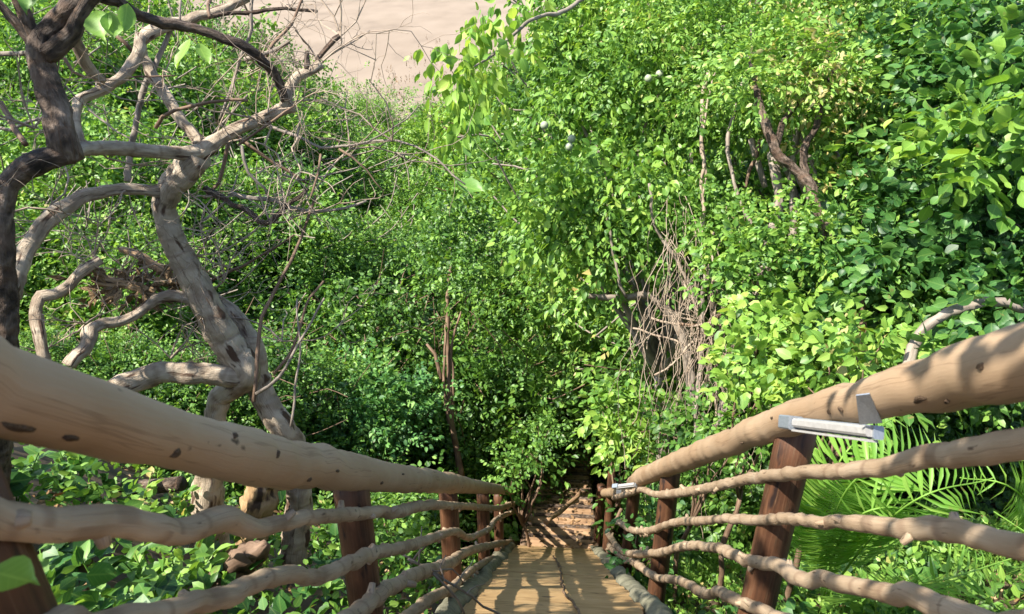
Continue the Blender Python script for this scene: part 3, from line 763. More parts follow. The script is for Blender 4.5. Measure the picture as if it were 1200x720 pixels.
traced(T([(84, 181), (100, 174), (125, 173), (150, 175), (178, 177), (205, 179), (235, 179)], 20, 17, 3.45, 4.05), 'limb', M['pale'], gt, seed=10)
traced(T([(232, 180), (250, 168), (270, 155), (290, 146), (310, 138), (328, 130), (345, 125)], 18, 15, 4.05, 4.15), 'limb', M['pale'], gt, wob=.16, seed=11)
traced(T([(333, 127), (338, 108), (347, 92), (357, 86), (368, 80), (376, 74)], 15, 13, 4.12, 4.1), 'limb', M['pale'], gt, seed=12)
traced(T([(360, 82), (359, 70), (359, 60)], 8, 5, 4.1, 4.1), 'limb', M['darkbark'], gt, seed=13)
traced(T([(370, 80), (377, 64), (387, 52), (399, 43)], 8, 6, 4.1, 4.1), 'limb', M['darkbark'], gt, seed=14)
traced(T([(334, 118), (326, 96), (312, 76), (292, 58), (262, 45), (222, 33), (190, 26), (164, 18), (140, 4), (118, -6)], 12, 15, 4.1, 3.45), 'limb', M['darkbark'], gt, seed=15)
traced(T([(234, 172), (228, 158), (214, 143), (201, 123), (188, 103), (174, 80), (166, 60), (165, 44)], 16, 14, 4.1, 4.3), 'limb', M['pale'], gt, seed=16)
traced(T([(163, 48), (182, 36), (207, 27), (233, 19), (262, 10), (284, 0), (310, -14)], 15, 11, 4.2, 4.4), 'limb', M['pale'], gt, seed=17)
traced(T([(166, 44), (162, 62), (151, 82), (134, 97), (112, 108), (95, 114), (90, 132), (90, 152), (93, 176)], 15, 13, 4.2, 3.6), 'limb', M['pale'], gt, wob=.14, seed=18)
traced(T([(78, 20), (88, 46), (102, 76), (120, 97)], 15, 12, 3.5, 3.9), 'limb', M['pale'], gt, seed=19)
traced(T([(200, 34), (192, 55), (183, 73), (170, 103), (160, 143), (153, 180), (149, 214)], 7, 8, 4.3, 4.3), 'limb', M['greybark'], gt, seed=20)
traced([(12, 345, 24, 3.5), (22, 315, 22, 3.6), (34, 288, 20, 3.65), (51, 264, 19, 3.7), (78, 241, 18, 3.8), (110, 227, 17, 3.9), (150, 222, 15, 4.0), (185, 224, 14, 4.1), (206, 224, 13, 4.15)], 'limb', M['pale'], gt, seed=21)
traced(T([(240, 220), (267, 237), (290, 247), (303, 259), (317, 261), (330, 247), (348, 234), (360, 222)], 9, 5, 4.2, 4.1), 'limb', M['darkbark'], gt, seed=22)
traced(T([(270, 226), (297, 232), (320, 235), (343, 243), (377, 250), (404, 243), (430, 235)], 6, 3, 4.2, 4.3), 'limb', M['greybark'], gt, seed=23)
traced(T([(52, 425), (48, 398), (42, 368), (48, 347), (64, 345), (83, 331), (100, 316), (118, 304)], 16, 13, 4.0, 4.2), 'limb', M['pale'], gt, seed=24)
traced(T([(80, 428), (100, 407), (106, 388), (118, 380), (143, 377), (167, 364), (187, 350), (212, 348), (236, 362)], 17, 14, 3.9, 4.4), 'limb', M['pale'], gt, seed=25)
traced(T([(185, 352), (168, 340), (150, 333), (130, 332), (112, 326)], 11, 16, 4.3, 4.3), 'limb', M['cork'], gt, wob=.3, knots=.15, seed=26)
traced(T([(205, 340), (196, 320), (178, 310), (160, 298), (140, 292)], 14, 8, 4.4, 4.5), 'limb', M['cork'], gt, wob=.25, knots=.1, seed=27)
traced(T([(250, 18), (276, 16), (302, 15), (334, 10), (372, 14)], 7, 4, 4.3, 4.4), 'limb', M['darkbark'], gt, seed=28)
traced(T([(288, 70), (302, 66), (320, 60), (341, 48)], 6, 5, 4.1, 4.1), 'limb', M['greybark'], gt, seed=29)
tw = [([(310, 70), (322, 52), (334, 38), (346, 18), (355, -4)], 5, 3), ([(297, -5), (293, 33), (282, 67), (273, 100), (258, 140)], 5, 4),
      ([(183, 150), (192, 136), (206, 128), (230, 122), (260, 118), (290, 120)], 5, 4), ([(313, 147), (350, 163), (377, 173), (405, 172), (440, 165), (466, 166), (488, 172), (512, 188), (530, 205), (545, 216)], 4.5, 2.2),
      ([(370, 228), (353, 280), (333, 320), (314, 360), (303, 387), (301, 433), (296, 470)], 3.4, 5), ([(382, 350), (350, 403), (327, 443), (300, 462)], 3, 5),
      ([(345, 274), (322, 290), (300, 303), (272, 318), (246, 328)], 2.6, 4), ([(405, 172), (430, 168), (458, 150), (476, 138), (490, 124)], 3, 1.5),
      ([(395, 176), (412, 186), (430, 200), (446, 222)], 3, 1.5), ([(400, 190), (425, 180), (445, 172), (470, 150)], 2.6, 1.4), ([(377, 182), (372, 205), (366, 232)], 3, 2.5),
      ([(330, 205), (352, 212), (380, 206), (420, 196), (436, 180)], 3, 1.6), ([(280, 160), (300, 175), (320, 190), (345, 205), (360, 215)], 5, 3), ([(283, 170), (290, 200), (310, 220), (316, 236)], 5, 3),
      ([(268, 165), (262, 195), (256, 215), (240, 232)], 5, 4), ([(105, 128), (124, 146), (140, 156), (154, 163)], 3, 2), ([(0, 122), (14, 145), (30, 170)], 7, 7), ([(-10, 150), (12, 152), (36, 142), (52, 137)], 5, 4),
      ([(75, 68), (86, 84), (100, 92), (124, 96), (160, 92), (205, 90)], 4, 2), ([(86, 74), (100, 68), (118, 54)], 3, 2), ([(133, 40), (148, 52), (158, 64)], 5, 5), ([(210, -5), (209, 28)], 3, 3), ([(246, -6), (245, 20)], 4, 4),
      ([(245, 165), (265, 140), (290, 112)], 4, 2.5), ([(280, 168), (320, 140), (345, 125)], 4, 3), ([(236, 260), (255, 245), (272, 225), (280, 205)], 3, 2), ([(322, 440), (345, 405), (356, 360), (380, 330)], 4, 2.4), ([(340, 500), (346, 455), (352, 412), (348, 350)], 4, 2.4)]
for k, (pts, d0, d1) in enumerate(tw):
    t0 = 4.15 + 0.25 * math.sin(k * 2.3)
    traced(T(pts, d0, d1, t0, t0 + 0.15 * math.cos(k)), 'twig', M['greybark'] if k % 2 else M['brownbark'], gt, wob=.05, knots=.02, jit=.006, segs=6, step=.06, seed=60 + k)
rg = np.random.default_rng(5)
mb = MB()
for (u, v, t) in [(376, 74, 4.1), (399, 43, 4.1), (340, 120, 4.1), (300, 140, 4.1), (250, 170, 4.1), (360, 222, 4.2), (317, 261, 4.2), (230, 300, 4.3), (262, 330, 4.4), (290, 60, 4), (340, 10, 4.3), (284, 0, 4.3), (190, 100, 4.2), (150, 222, 4), (110, 300, 4.2),
                  (60, 240, 3.8), (130, 330, 4.3), (150, 320, 4.3), (170, 340, 4.4), (100, 380, 4.1), (200, 420, 4.4), (330, 400, 4.5), (350, 150, 4.2), (410, 175, 4.2), (460, 165, 4.2), (10, 250, 3.5), (40, 150, 3.5), (110, 170, 3.7), (310, 170, 4.1), (250, 230, 4.2), (170, 20, 4.2)]:
    for q in range(4):
        twig_cluster(mb, P(u, v, t), rg.normal(0, 1, 3) + [0.2, 0.1, 0.5], rg.uniform(.25, .7), rg.uniform(.003, .007), 2, rg, .5)
mb.build('twigs', M['drystem'], gt)
# bits of loose bark in the fork
p, d = blob(P(150, 335, 4.35), (.28, .15, .13), 150, 0.1)
d = d + RNG.normal(0, .8, d.shape)
link('loose_bark', leafmesh('loose_bark', p, d, rdir(len(p)), RNG.uniform(.05, .13, len(p)), .35, 'rhomb'), M['cork'], gt)
# its few big leaves
def leaf_at(items, parent, mat, name='leaf'):
    for (u, v, t, L, ax, nr, ratio) in items:
        a = ax[0] * RT + ax[1] * UP - 0.2 * FW; n_ = nr[0] * RT + nr[1] * UP - nr[2] * FW
        link(name, leafmesh(name, np.array([P(u, v, t)]), np.array([a]), np.array([n_]), np.array([L]), ratio, 'fine'), mat, parent)
leaf_at([(112, 12, 3.3, .155, (0.35, -1), (-.1, .5, 1), .85), (130, 14, 3.3, .14, (0.2, -1), (.6, .3, 1), .7), (150, 4, 3.3, .15, (0.0, -1), (.8, .2, .7), .55), (36, -14, 3.2, .12, (-.1, -1), (.2, .4, 1), .7),
         (223, 45, 3.6, .17, (-.45, -1), (-.5, .5, 1), .55), (232, 50, 3.6, .14, (.6, -1), (.5, .4, .8), .5), (535, 214, 4.3, .19, (1, -.3), (-.25, .75, .9), .62)], gt, M['leaf_fresh'])
# unseen leafy boughs put over and behind the viewer's left to shade the near railing
mb = MB()
for (q, r0) in [([(-2.05, 2.4, 2.0), (-2.2, 1.7, 2.4), (-2.1, 1.1, 2.35), (-1.9, .6, 2.3)], .05), ([(-2.05, 2.4, 2.0), (-2.6, 2.0, 2.7), (-3.0, 1.8, 3.3)], .05), ([(-2.2, 1.7, 2.4), (-2.7, .9, 2.6), (-3.2, .2, 2.8)], .04)]:
    s = spline(np.array(q), .1, .01); mb.tube(s, np.linspace(r0, r0 * .5, len(s)), 9, wob=.1)
mb.build('limb', M['darkbark'], gt)
bl = [((-1.7, .15, 2.75), (.6, .55, .4)), ((-1.95, .9, 2.15), (.6, .6, .45)), ((-2.0, 1.5, 1.75), (.5, .5, .4)), ((-2.5, .9, 2.7), (.6, .6, .5))]
link('foliage', crown('foliage', bl, .10, 17, 8, inner=.25), M['leaf_mid'], gt)
bl = [((-3.35, 3.1, 1.9), (.5, .5, .45)), ((-3.9, 2.6, 2.9), (.7, .7, .6)), ((-4.2, 3.6, 2.4), (.6, .6, .5))]
link('foliage', crown('foliage', bl, .10, 4.2, 7, inner=.25), M['leaf_mid'], gt)
bl = [((-.15, .42, 2.5), (.26, .2, .16)), ((-.5, .38, 2.5), (.26, .22, .16)), ((-.8, .15, 2.6), (.3, .25, .2)), ((-.5, -.1, 2.75), (.3, .25, .2))]  # unseen bough above the viewer, added to dapple the near right rails
link('foliage', crown('foliage', bl, .09, 26, 7, inner=.25), M['leaf_mid'], gt)
mb = MB()
for q in [[(-1.9, .6, 2.3), (-1.2, .35, 2.55), (-.5, .3, 2.6), (-.1, .4, 2.5)], [(-2.05, 2.4, 2.0), (-2.7, 2.7, 2.2), (-3.35, 3.1, 1.9)], [(-2.7, 2.7, 2.2), (-3.4, 2.5, 2.7), (-3.9, 2.6, 2.9)], [(-2.7, 2.7, 2.2), (-3.6, 3.3, 2.5), (-4.2, 3.6, 2.4)]]:
    s = spline(np.array(q), .1, .01); mb.tube(s, np.linspace(.04, .015, len(s)), 9, wob=.1)
mb.build('limb', M['darkbark'], gt)
p = np.vstack([blob(P(u, v, t), r, n, .2)[0] for (u, v, t, r, n) in [(330, 15, 4.6, .22, 8), (310, 10, 4.5, .2, 6), (210, 5, 4.4, .2, 5), (30, 110, 3.9, .2, 3)]])
q = sprigs(p, rdir(len(p)) * [1, 1, .5], 5, .05)
link('foliage', leafmesh('foliage', *q, .6), M['leaf_lime'], gt)

# ------------------------------------------------------------------ dry branch lying on the left railing
db = empty('dry_branch', P(500, 672, 3.3), 'thin dead forked branch caught on the lower left branch rails', 'branch')
for tr in [T([(478, 655), (493, 664), (512, 674), (533, 686), (548, 697), (566, 709), (592, 724)], 4, 3.5, 3.3, 3.9), T([(508, 672), (526, 692), (540, 708), (546, 726)], 4, 3, 3.4, 3.6), T([(470, 648), (490, 662), (510, 668), (530, 668), (545, 682)], 3, 1.6, 3.3, 3.6),
           T([(533, 686), (540, 676), (548, 668), (556, 654)], 3, 1.6, 3.5, 3.9), T([(520, 680), (516, 664), (522, 650)], 2.4, 1.4, 3.4, 3.5), T([(548, 697), (556, 688), (570, 684)], 2.4, 1.2, 3.6, 3.8), T([(490, 662), (492, 640), (495, 617)], 2.4, 1.4, 3.3, 3.3)]:
    traced(tr, 'twig', M['greybark'], db, segs=6, step=.05, wob=.05, knots=.03)
# thin dead twig lying on the treads
tp = lambda s, l: SL(s, l, pitch_z(s) + 0.03)
o = MB().tube(spline(np.array([tp(5.9, .05), tp(5.2, .10), tp(4.6, .11), tp(4.0, .10), tp(3.2, .13), tp(2.6, .2)]), .07, .008), .008, 6).build('fallen_twig', M['brownbark'])
tag(o, 'long thin dark twig lying lengthwise on the middle of the treads', 'twig')

# ------------------------------------------------------------------ logs and stumps left of the rail
o = MB().tube(spline(np.array([np.r_[P(138, 574, 5.6)], np.r_[P(175, 571, 5.5)], np.r_[P(213, 567, 5.4)]]), .07, .004), .055, 14, wob=.06).build('cut_log', M['darkbark'])
tag(o, 'short dark sawn log lying under the left handrail', 'log')
s = spline(np.array([np.r_[P(20, 548, 6.2), .07], np.r_[P(58, 554, 6.1), .075], np.r_[P(85, 560, 6.0), .08], np.r_[P(112, 566, 5.9), .075]]), .07, .008)
o = MB().tube(s[:, :3], s[:, 3], 12, wob=.12, knots=.06).build('fallen_limb', M['pale'])
tag(o, 'pale rotten fallen limb in the weeds above the top left branch rail', 'log')
s = spline(np.array([np.r_[P(318, 520, 4.62), .06], np.r_[P(312, 552, 4.6), .085], np.r_[P(305, 580, 4.6), .105], np.r_[P(299, 610, 4.66), .105], np.r_[P(294, 650, 4.75), .10], np.r_[P(290, 740, 4.9), .1]]), .022, .006)
o = MB().tube(s[:, :3], s[:, 3], 24, wob=.16, knots=.10, relief=.09, seed=3).build('rotten_stump', M['cork'])
tag(o, 'tall corky orange brown rotten stump between handrail and top branch rail', 'stump')
s = spline(np.array([np.r_[P(312, 636, 4.1), .025], np.r_[P(304, 644, 4.12), .05], np.r_[P(286, 656, 4.15), .085], np.r_[P(266, 676, 4.2), .10], np.r_[P(252, 700, 4.3), .10], np.r_[P(246, 745, 4.4), .10]]), .02, .006)
o = MB().tube(s[:, :3], s[:, 3], 24, wob=.3, knots=.12, relief=.13, seed=4).build('broken_stump', M['brownbark'])
tag(o, 'dark broken stump with a torn top just above the second left branch rail', 'stump')

# ------------------------------------------------------------------ trees built one by one
def wood(parent, pts, r0, r1, mat, name='limb', wob=.1, jit=.02, segs=9, step=.15):
    s = spline(np.asarray(pts, float), step, jit)
    return MB().tube(s, np.linspace(r0, r1, len(s)), segs, wob=wob, knots=.04).build(name, mat, parent)

def grown_tree(name, label, cat, base, blobs_px, leaf, ll, per_m2, k=9, r=.06, bark='greybark', shape='oval', ratio=.6, droop=.35, up=.8, group=None, inner=.45, lump=.42, trunk=True):
    bl = [(P(u, v, t), rr) for (u, v, t, rr) in blobs_px]
    b = np.asarray(base, float); b[2] = ground(b[0], b[1]) - .05
    o = empty(name, b, label, cat, group)
    c = np.mean([q for q, _ in bl], axis=0)
    if trunk:
        fork = b + (c - b) * .5; fork[:2] = b[:2] + (c[:2] - b[:2]) * .3
        wood(o, [b, b + (fork - b) * .5 + RNG.normal(0, .08, 3), fork], r, r * .75, M[bark], 'trunk')
        for q, _ in bl:
            wood(o, [fork, (fork + q) / 2 + RNG.normal(0, .12, 3) + [0, 0, .1], q], r * .6, r * .15, M[bark], 'limb', segs=7)
    link('foliage', crown('foliage', bl, ll, per_m2, k, shape, ratio, droop, up, inner=inner, lump=lump), M['leaf_' + leaf], o)
    return o

gx = lambda u, v, t: P(u, v, t)
# right-hand wall of leaves, near to far
t1 = grown_tree('broadleaf_tree', 'dark glossy broad leaved tree filling the right edge above the handrail', 'tree', P(1420, 520, 5.0),
    [(1190, 60, 5.6, .75), (1120, 215, 5.4, .62), (1195, 260, 4.9, .55), (1050, 330, 5.3, .6), (1130, 330, 5.6, .6), (1075, 250, 6.0, .5), (1240, 150, 5.0, .6), (1240, 350, 4.6, .5), (985, 350, 5.9, .45), (1100, 110, 6.2, .7)], 'dark', .115, 26, 7, r=.07, bark='greybark', ratio=.72, shape='fine')
traced(T([(1052, 475), (1058, 445), (1066, 420), (1071, 402), (1086, 384), (1110, 367), (1147, 356), (1170, 354), (1200, 362)], 14, 12, 3.9, 4.1), 'limb', M['greybark'], t1)
bl = [(P(u, v, t), r) for (u, v, t, r) in [(1150, 380, 3.9, .10), (1120, 395, 3.9, .12), (1180, 340, 3.9, .11), (1085, 405, 3.8, .08), (1205, 375, 3.8, .12)]]
link('foliage', crown('foliage', bl, .09, 45, 6, ratio=.7, shape='fine', shoots=False), M['leaf_dark'], t1)
traced(T([(1010, 300), (1010, 360), (1012, 420)], 7, 9, 5.2, 5.2), 'limb', M['brownbark'], t1)
bl = [(P(u, v, t), r) for (u, v, t, r) in [(1160, 190, 4.4, .2), (1130, 165, 4.5, .18), (1185, 110, 4.5, .18), (1110, 190, 4.6, .15)]]
link('foliage', crown('foliage', bl, .13, 30, 6, ratio=.75, shape='fine'), M['leaf_lime'], t1)
t2 = grown_tree('feathery_tree', 'fine leaved tree with arching sprays across the upper right corner', 'tree', P(1080, 420, 7.6),
    [(980, 40, 7.2, .9), (1080, 20, 7.0, .8), (880, 50, 7.6, .9), (1160, 10, 6.6, .7), (800, 30, 8.0, .9), (930, 110, 7.4, .6), (1040, 90, 6.9, .6), (870, 110, 7.6, .5), (1000, -50, 7.0, .8), (860, -40, 7.6, .9)], 'fresh', .062, 42, 9, r=.08, bark='greybark', ratio=.5)
for tr in [T([(880, 420), (890, 350), (900, 290), (912, 240), (908, 200), (904, 168), (893, 140), (886, 110), (884, 70), (880, 30)], 15, 8, 6.2, 7.4), ]:
    traced(tr, 'trunk', M['greybark'], t2)
traced(T([(925, 380), (928, 310), (930, 250), (928, 205), (934, 160), (942, 125), (950, 80), (955, 40)], 11, 6, 6.4, 7.4), 'trunk', M['greybark'], t2)
t3 = empty('dark_stemmed_tree', ground_hit(1010, 480), 'dark forked leaning trunk emerging from leaves right of the pale trunks', 'tree')
traced([(1010, 480, 16, 5.9), (1005, 350, 16, 5.8), (995, 290, 16, 5.7), (973, 268, 16, 5.7), (957, 245, 14, 5.7), (948, 215, 15, 5.75), (930, 198, 13, 5.8), (912, 182, 13, 5.8), (903, 158, 12, 5.85), (892, 128, 10, 5.9), (884, 95, 8, 6.1), (878, 60, 5, 6.6)], 'trunk', M['darkbark'], t3)
traced(T([(910, 172), (916, 148), (926, 130), (944, 116), (966, 100), (985, 70)], 9, 5, 5.85, 6.3), 'limb', M['darkbark'], t3)
traced(T([(944, 206), (942, 178), (956, 148), (962, 120), (964, 92), (972, 55)], 11, 5, 5.8, 6.3), 'limb', M['darkbark'], t3)
link('foliage', crown('foliage', [(P(930, 80, 6.7), .4), (P(985, 180, 6.3), .4), (P(1000, 130, 6.4), .4)], .085, 26, 8), M['leaf_mid'], t3)
t4 = grown_tree('drooping_tree', 'bright tree with drooping pointed leaves standing right of the stair foot', 'tree', P(800, 520, 8.6),
    [(700, 60, 9.0, .85), (760, 110, 8.6, .8), (690, 150, 8.6, .6), (820, 140, 8.2, .6), (750, 230, 8.0, .6), (690, 250, 7.7, .5), (650, 260, 7.9, .36), (720, 300, 7.7, .42), (800, 250, 7.6, .45), (670, 20, 9.2, .6), (840, 270, 7.4, .4), (760, 0, 9, .9), (668, 115, 8.8, .35), (665, 60, 9.2, .3)], 'fresh', .105, 24, 8, r=.09, bark='greybark', droop=.75, ratio=.55)
bl = [(P(u, v, t), r) for (u, v, t, r) in [(640, 240, 7.5, .24), (665, 215, 7.5, .26), (625, 275, 7.6, .2), (700, 205, 7.5, .25), (650, 285, 7.5, .22), (740, 215, 7.3, .2), (785, 200, 7.3, .16)]]
link('foliage', crown('foliage', bl, .11, 30, 7, ratio=.6, droop=.8), M['leaf_lime'], t4)
traced(T([(689, 347), (712, 349), (736, 349), (761, 347), (783, 367), (794, 380), (806, 420), (812, 480)], 8, 13, 7.6, 7.8), 'limb', M['greybark'], t4)
traced(T([(710, 250), (718, 290), (726, 330), (733, 350)], 4, 4, 7.3, 7.5), 'limb', M['greybark'], t4)
traced(T([(762, 215), (764, 255), (776, 280), (796, 310), (812, 345), (818, 372)], 4, 5, 7.2, 7.4), 'limb', M['greybark'], t4)
for (u, v) in [(638, 147), (670, 163), (667, 172), (773, 87), (760, 92)]:
    MB().sphere(P(u, v, 7.9), .045, 12, 8, .04).build('fruit', M['fruit'], t4)
# hanging spray over the pale flat
traced(T([(690, -6), (660, 14), (640, 18), (622, 24), (603, 40), (588, 54), (572, 68), (556, 78)], 6, 3, 7.4, 6.4), 'limb', M['greybark'], t4)
bl = [(P(u, v, t), r) for (u, v, t, r) in [(532, 58, 6.4, .11), (522, 82, 6.4, .08), (546, 88, 6.45, .11), (560, 60, 6.4, .10), (538, 108, 6.4, .08), (568, 36, 6.6, .09), (584, 34, 6.7, .10), (600, -4, 7, .09)]]
link('foliage', crown('foliage', bl, .18, 85, 4, ratio=.55, droop=1.3, up=.2, outup=-.3, shape='fine', shoots=False), M['leaf_lime'], t4)

bl = [(P(u, v, t), r) for (u, v, t, r) in [(882, 92, 5.7, .22), (868, 70, 6.0, .25), (972, 78, 5.8, .24), (990, 95, 5.9, .2), (930, 96, 6.0, .25), (830, 110, 6.6, .28), (860, 112, 6.5, .2), (905, 60, 6.0, .28), (948, 60, 5.9, .25)]]
link('foliage', crown('foliage', bl, .062, 75, 9, ratio=.5), M['leaf_fresh'], t2)
bl = [(P(u, v, t), r) for (u, v, t, r) in [(925, 262, 5.6, .22), (900, 275, 5.8, .25), (960, 285, 5.4, .22), (860, 285, 6.4, .28), (1000, 300, 5.4, .22), (825, 250, 6.8, .25)]]
link('foliage', crown('foliage', bl, .075, 55, 8, ratio=.55), M['leaf_fresh'], t2)
# creeper-hung tangle of bare stems
vt = empty('vine_tangle', ground_hit(818, 560), 'tangle of bare tan vine stems hanging in front of the trees right of centre', 'vines')
rg = np.random.default_rng(9)
for tr in [T([(829, 296), (824, 338), (822, 382), (818, 461), (815, 540)], 6, 7, 7.0, 7.0), T([(835, 298), (836, 380), (840, 440), (838, 520)], 3, 3, 7, 7), T([(800, 330), (812, 350), (822, 375), (820, 420)], 3, 4, 7, 7),
           T([(873, 330), (855, 352), (838, 372), (818, 380), (795, 380)], 3, 4, 6.9, 7), T([(880, 318), (862, 345), (846, 385), (838, 430)], 3, 3, 6.9, 7), T([(762, 372), (790, 380), (812, 382), (850, 378)], 3, 4, 7.1, 6.9), T([(740, 386), (770, 392), (800, 402), (818, 420)], 3, 3, 7.1, 7), T([(766, 440), (790, 425), (812, 400), (826, 380)], 3, 3, 7, 7),
           T([(880, 60), (870, 100), (862, 133), (853, 165), (860, 200), (866, 235), (874, 252), (890, 272), (908, 291), (928, 309)], 6, 4, 6.9, 6.6), T([(830, 80), (824, 115), (822, 147), (824, 190), (823, 232), (828, 300)], 5, 5, 7.2, 7.2), T([(836, 84), (828, 120), (826, 146), (820, 170), (826, 200), (822, 236)], 3, 3, 7.2, 7.2), T([(880, 163), (888, 190), (898, 220)], 9, 8, 7.3, 7.3), T([(893, 163), (884, 190), (874, 218)], 5, 4, 7.2, 7.2), T([(860, 440), (852, 470), (842, 505)], 14, 17, 7.3, 7.2)]:
    traced(tr, 'stem', M['greybark'] if tr[0][2] > 5 else M['brownbark'] if len(tr) % 2 else M['drystem'], vt, wob=.06, jit=.012, segs=7, step=.08)
mb = MB()
for q in range(90):
    u0 = rg.normal(818, 34); v0 = rg.uniform(225, 400); u1 = u0 + rg.normal(0, 30); v1 = v0 + rg.uniform(90, 260); t0 = rg.uniform(6.75, 7.25)
    um = (u0 + u1) / 2 + rg.normal(0, 16)
    s = spline(np.array([P(u0, v0, t0), P(um, v0 * .6 + v1 * .4, t0 - .15), P((um + u1) / 2 + rg.normal(0, 10), v0 * .25 + v1 * .75, t0 + .1), P(u1, v1, t0)]), .08, .016)
    mb.tube(s, rg.uniform(.0018, .004), 5, cap=False)
for q in range(14):
    s = spline(np.array([P(rg.uniform(770, 880), rg.uniform(330, 430), 7), P(rg.uniform(800, 850), rg.uniform(370, 400), 6.95), P(rg.uniform(770, 880), rg.uniform(330, 470), 7.05)]), .1, .01)
    mb.tube(s, rg.uniform(.003, .007), 5, cap=False)
mb.build('thin_stems', M['drystem'], vt)

# shrubs along the right railing
def shrub(label, blobs_px, leaf, ll, per_m2, k=8, group=None, name='leafy_shrub', bark='brownbark', **kw):
    c = np.mean([P(u, v, t) for (u, v, t, r) in blobs_px], axis=0)
    kw.setdefault('r', .025)
    return grown_tree(name, label, 'shrub', c, blobs_px, leaf, ll, per_m2, k, bark=bark, group=group, **kw)
shrub('lime leaved shrub rising behind the middle of the right handrail', [(890, 385, 5.2, .24), (870, 420, 5.2, .22), (905, 430, 4.9, .26), (930, 370, 5.4, .2), (885, 470, 4.9, .2)], 'lime', .085, 26, ratio=.85)
shrub('low bright bush touching the right handrail above the near lamp', [(1000, 410, 4.2, .22), (1035, 400, 4.1, .2), (970, 430, 4.3, .22), (1015, 435, 3.9, .18), (950, 455, 4.2, .2)], 'fresh', .085, 28)
shrub('bushy mid green shrub under the dark broad leaved tree', [(930, 410, 5.6, .4), (1000, 370, 5.8, .4), (1080, 400, 5.2, .4), (1150, 420, 4.8, .4), (880, 330, 6.0, .36)], 'mid', .09, 28)
shrub('leafy bush between the vine tangle and the right handrail', [(800, 500, 6.6, .25), (840, 500, 6.0, .25), (870, 510, 5.4, .25), (830, 530, 5.6, .2), (795, 530, 6.2, .2)], 'fresh', .08, 30)
shrub('yellow green big leaved bush beside the last right hand post', [(720, 485, 8.2, .25), (745, 480, 8.1, .25), (705, 478, 8.4, .17), (732, 508, 8.0, .2), (755, 505, 8.0, .2), (735, 528, 8.1, .12)], 'lime', .13, 28, 6, ratio=.6, droop=.6, shape='fine')
shrub('bluish green bush below the far end of the right handrail', [(742, 585, 7.6, .13), (752, 612, 7.2, .14), (762, 600, 6.9, .18), (745, 552, 8.2, .12), (768, 640, 6.2, .17), (756, 662, 6.2, .13)], 'blue', .075, 34)
shrub('light green leafy bough overhanging the foot of the stairs', [(597, 548, 9.0, .18), (612, 522, 9.2, .2), (630, 502, 9.5, .18), (600, 564, 8.7, .12), (622, 530, 9.0, .14), (585, 545, 9.2, .12), (645, 500, 9.2, .11), (612, 550, 8.7, .13)], 'fresh', .075, 60, 8, droop=.6)
shrub('light leafy shrub in shade left of centre below the thin trunk', [(450, 460, 9.8, .5), (420, 490, 9.4, .45), (480, 480, 10, .45), (440, 510, 9.2, .4), (400, 450, 10.2, .5)], 'blue', .095, 26)
shrub('dense dark bush under the left handrail near its middle post', [(450, 600, 7.2, .3), (490, 590, 7.8, .3), (420, 640, 6.2, .3), (470, 650, 6.2, .28)], 'mid', .075, 34)
shrub('bright low bush seen through the left branch rails beyond the second post', [(470, 668, 5.6, .2), (450, 690, 5.2, .2), (490, 650, 6.2, .2), (440, 720, 4.8, .2)], 'fresh', .07, 36)

# thin trunk in the centre of the view
b = ground_hit(541, 548)
ct = empty('slender_tree', b, 'slender dark trunk standing alone in the green left of the stair foot', 'tree')
for tr in [T([(541, 560), (533, 515), (528, 490), (526, 432), (524, 390), (525, 340), (528, 310)], 8, 4, 10.5, 10.5), T([(534, 520), (522, 470), (521, 420), (522, 380)], 4, 3, 10.4, 10.4), T([(517, 445), (510, 415), (500, 404)], 5, 3, 10.4, 10.4), T([(530, 500), (531, 440), (530, 400), (540, 365)], 4, 2.5, 10.5, 10.5)]:
    traced(tr, 'trunk', M['brownbark'], ct, wob=.06, jit=.008, segs=8, step=.12)
link('foliage', crown('foliage', [(P(528, 322, 9.9), .42), (P(500, 300, 10.8), .5), (P(560, 290, 11), .55), (P(535, 250, 10.6), .5)], .085, 18, 8), M['leaf_mid'], ct)

